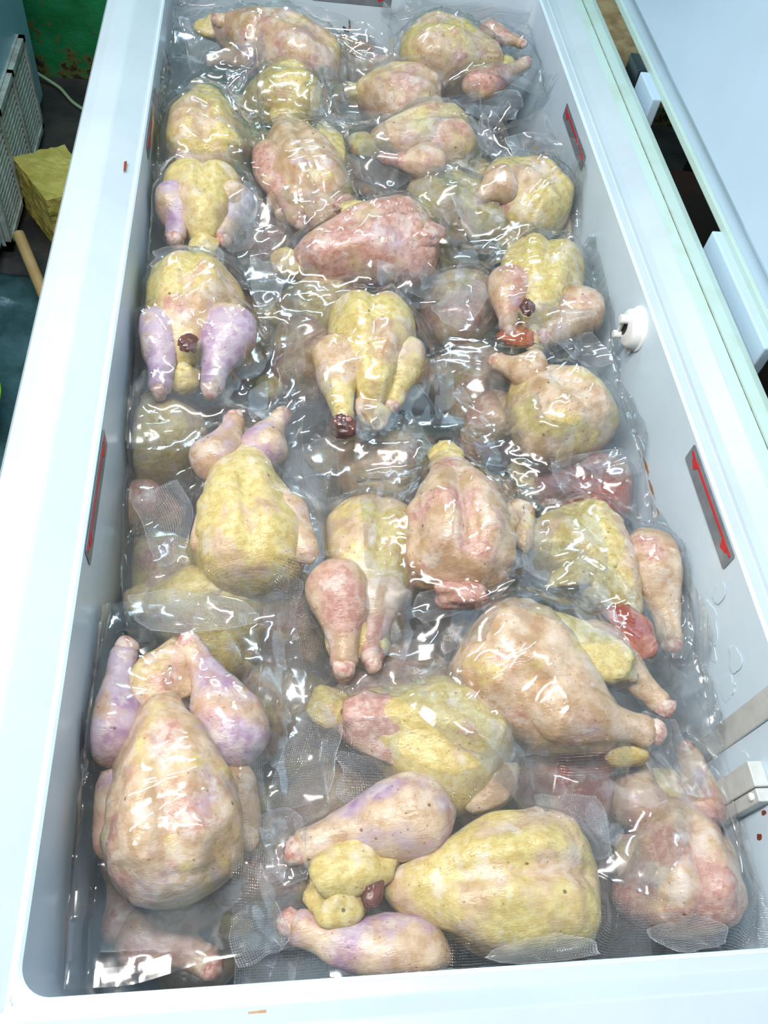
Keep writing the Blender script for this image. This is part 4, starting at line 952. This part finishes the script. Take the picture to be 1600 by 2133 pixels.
# broom stick end leaning
P = np.linspace((-0.718, 1.650, 0.115), (-0.600, 1.40, 0.014), 8); V, Fs = loft(P, np.full(8, 0.0135), 16)
tag(mesh_obj('wooden_stick', V, Fs, M['stick'], None, True, (-0.66, 1.52, 0)), 'pale round wooden stick beside the freezer on the floor', 'stick').modifiers.new('es', 'EDGE_SPLIT').split_angle = 0.8
# cable by the wall
P = curve([(-0.83, 2.50, 0.03), (-0.754, 2.464, 0.006), (-0.711, 2.393, 0.006), (-0.66, 2.345, 0.006), (-0.56, 2.33, 0.006)], 30); V, Fs = loft(P, np.full(30, 0.005), 8)
tag(mesh_obj('power_cable', V, Fs, M['cable'], None, True, (-0.7, 2.4, 0)), 'pale green cable curling over the floor at the wall', 'cable')
# crumpled blue plastic sheet
xs, ys = np.meshgrid(np.linspace(-0.95, -0.47, 40), np.linspace(0.95, 1.62, 54), indexing='ij')
zs = 0.012 + 0.020 * np.abs(noise2(xs / 0.11, ys / 0.07, 3)) + 0.010 * np.abs(noise2(xs / 0.04, ys / 0.05, 4))
ys2 = ys + 0.05 * noise2(xs / 0.2, ys * 0, 8)
idx = np.arange(xs.size).reshape(xs.shape); q1 = np.stack([idx[:-1, :-1], idx[1:, :-1], idx[1:, 1:], idx[:-1, 1:]], -1).reshape(-1, 4)
ob = mesh_obj('plastic_sheet', np.stack([xs, ys2, zs], -1).reshape(-1, 3), q1.tolist(), M['teal'], None, True, (-0.7, 1.3, 0)); tag(ob, 'dark blue crumpled plastic sheet on the floor', 'plastic sheet')
ob.modifiers.new('so', 'SOLIDIFY').thickness = 0.002
# lime green bowl
prof = [(0.02, 0.0), (0.075, 0.0), (0.10, 0.03), (0.118, 0.085), (0.124, 0.09), (0.122, 0.094), (0.114, 0.088), (0.095, 0.034), (0.07, 0.006), (0.001, 0.006)]
V = []; Fs = []; n = 40
for r, z in prof: V += [(-0.79 + r * math.cos(2 * math.pi * j / n), 1.13 + r * math.sin(2 * math.pi * j / n), z + 0.034) for j in range(n)]
for i in range(len(prof) - 1):
    for j in range(n): Fs.append((i * n + j, i * n + (j + 1) % n, (i + 1) * n + (j + 1) % n, (i + 1) * n + j))
Fs.append(tuple(range(n))[::-1])
tag(mesh_obj('plastic_bowl', V, Fs, M['lime'], None, True, (-0.79, 1.13, 0.03)), 'lime green plastic bowl on the floor beside the freezer', 'bowl')
# seen through the gap under the lid: a chipboard shelf and a dark cabinet
st = empty('chipboard_stand', (0.66, 1.78, 0), 'chipboard-topped stand in the gap behind the open lid', 'stand')
MB().box((0.50, 1.60, 0.57), (0.86, 2.10, 0.61)).build('board', M['wood'], st, loc=(0.66, 1.78, 0), bevel=0.002)
for x in (0.52, 0.82):
    for y in (1.62, 2.06): MB().box((x, y, 0), (x + 0.03, y + 0.03, 0.57)).build('leg', M['brown'], st, loc=(0.66, 1.78, 0))
bc = empty('brown_cabinet', (0.85, 1.2, 0), 'dark brown low cabinet in the shadow behind the freezer', 'cabinet')
MB().box((0.56, 0.62, 0.0), (1.15, 1.52, 0.44)).build('body', M['brown'], bc, loc=(0.85, 1.2, 0), bevel=0.006)
MB().box((0.54, 0.60, 0.44), (1.17, 1.54, 0.47)).build('top_board', M['brown'], bc, loc=(0.85, 1.2, 0), bevel=0.004)
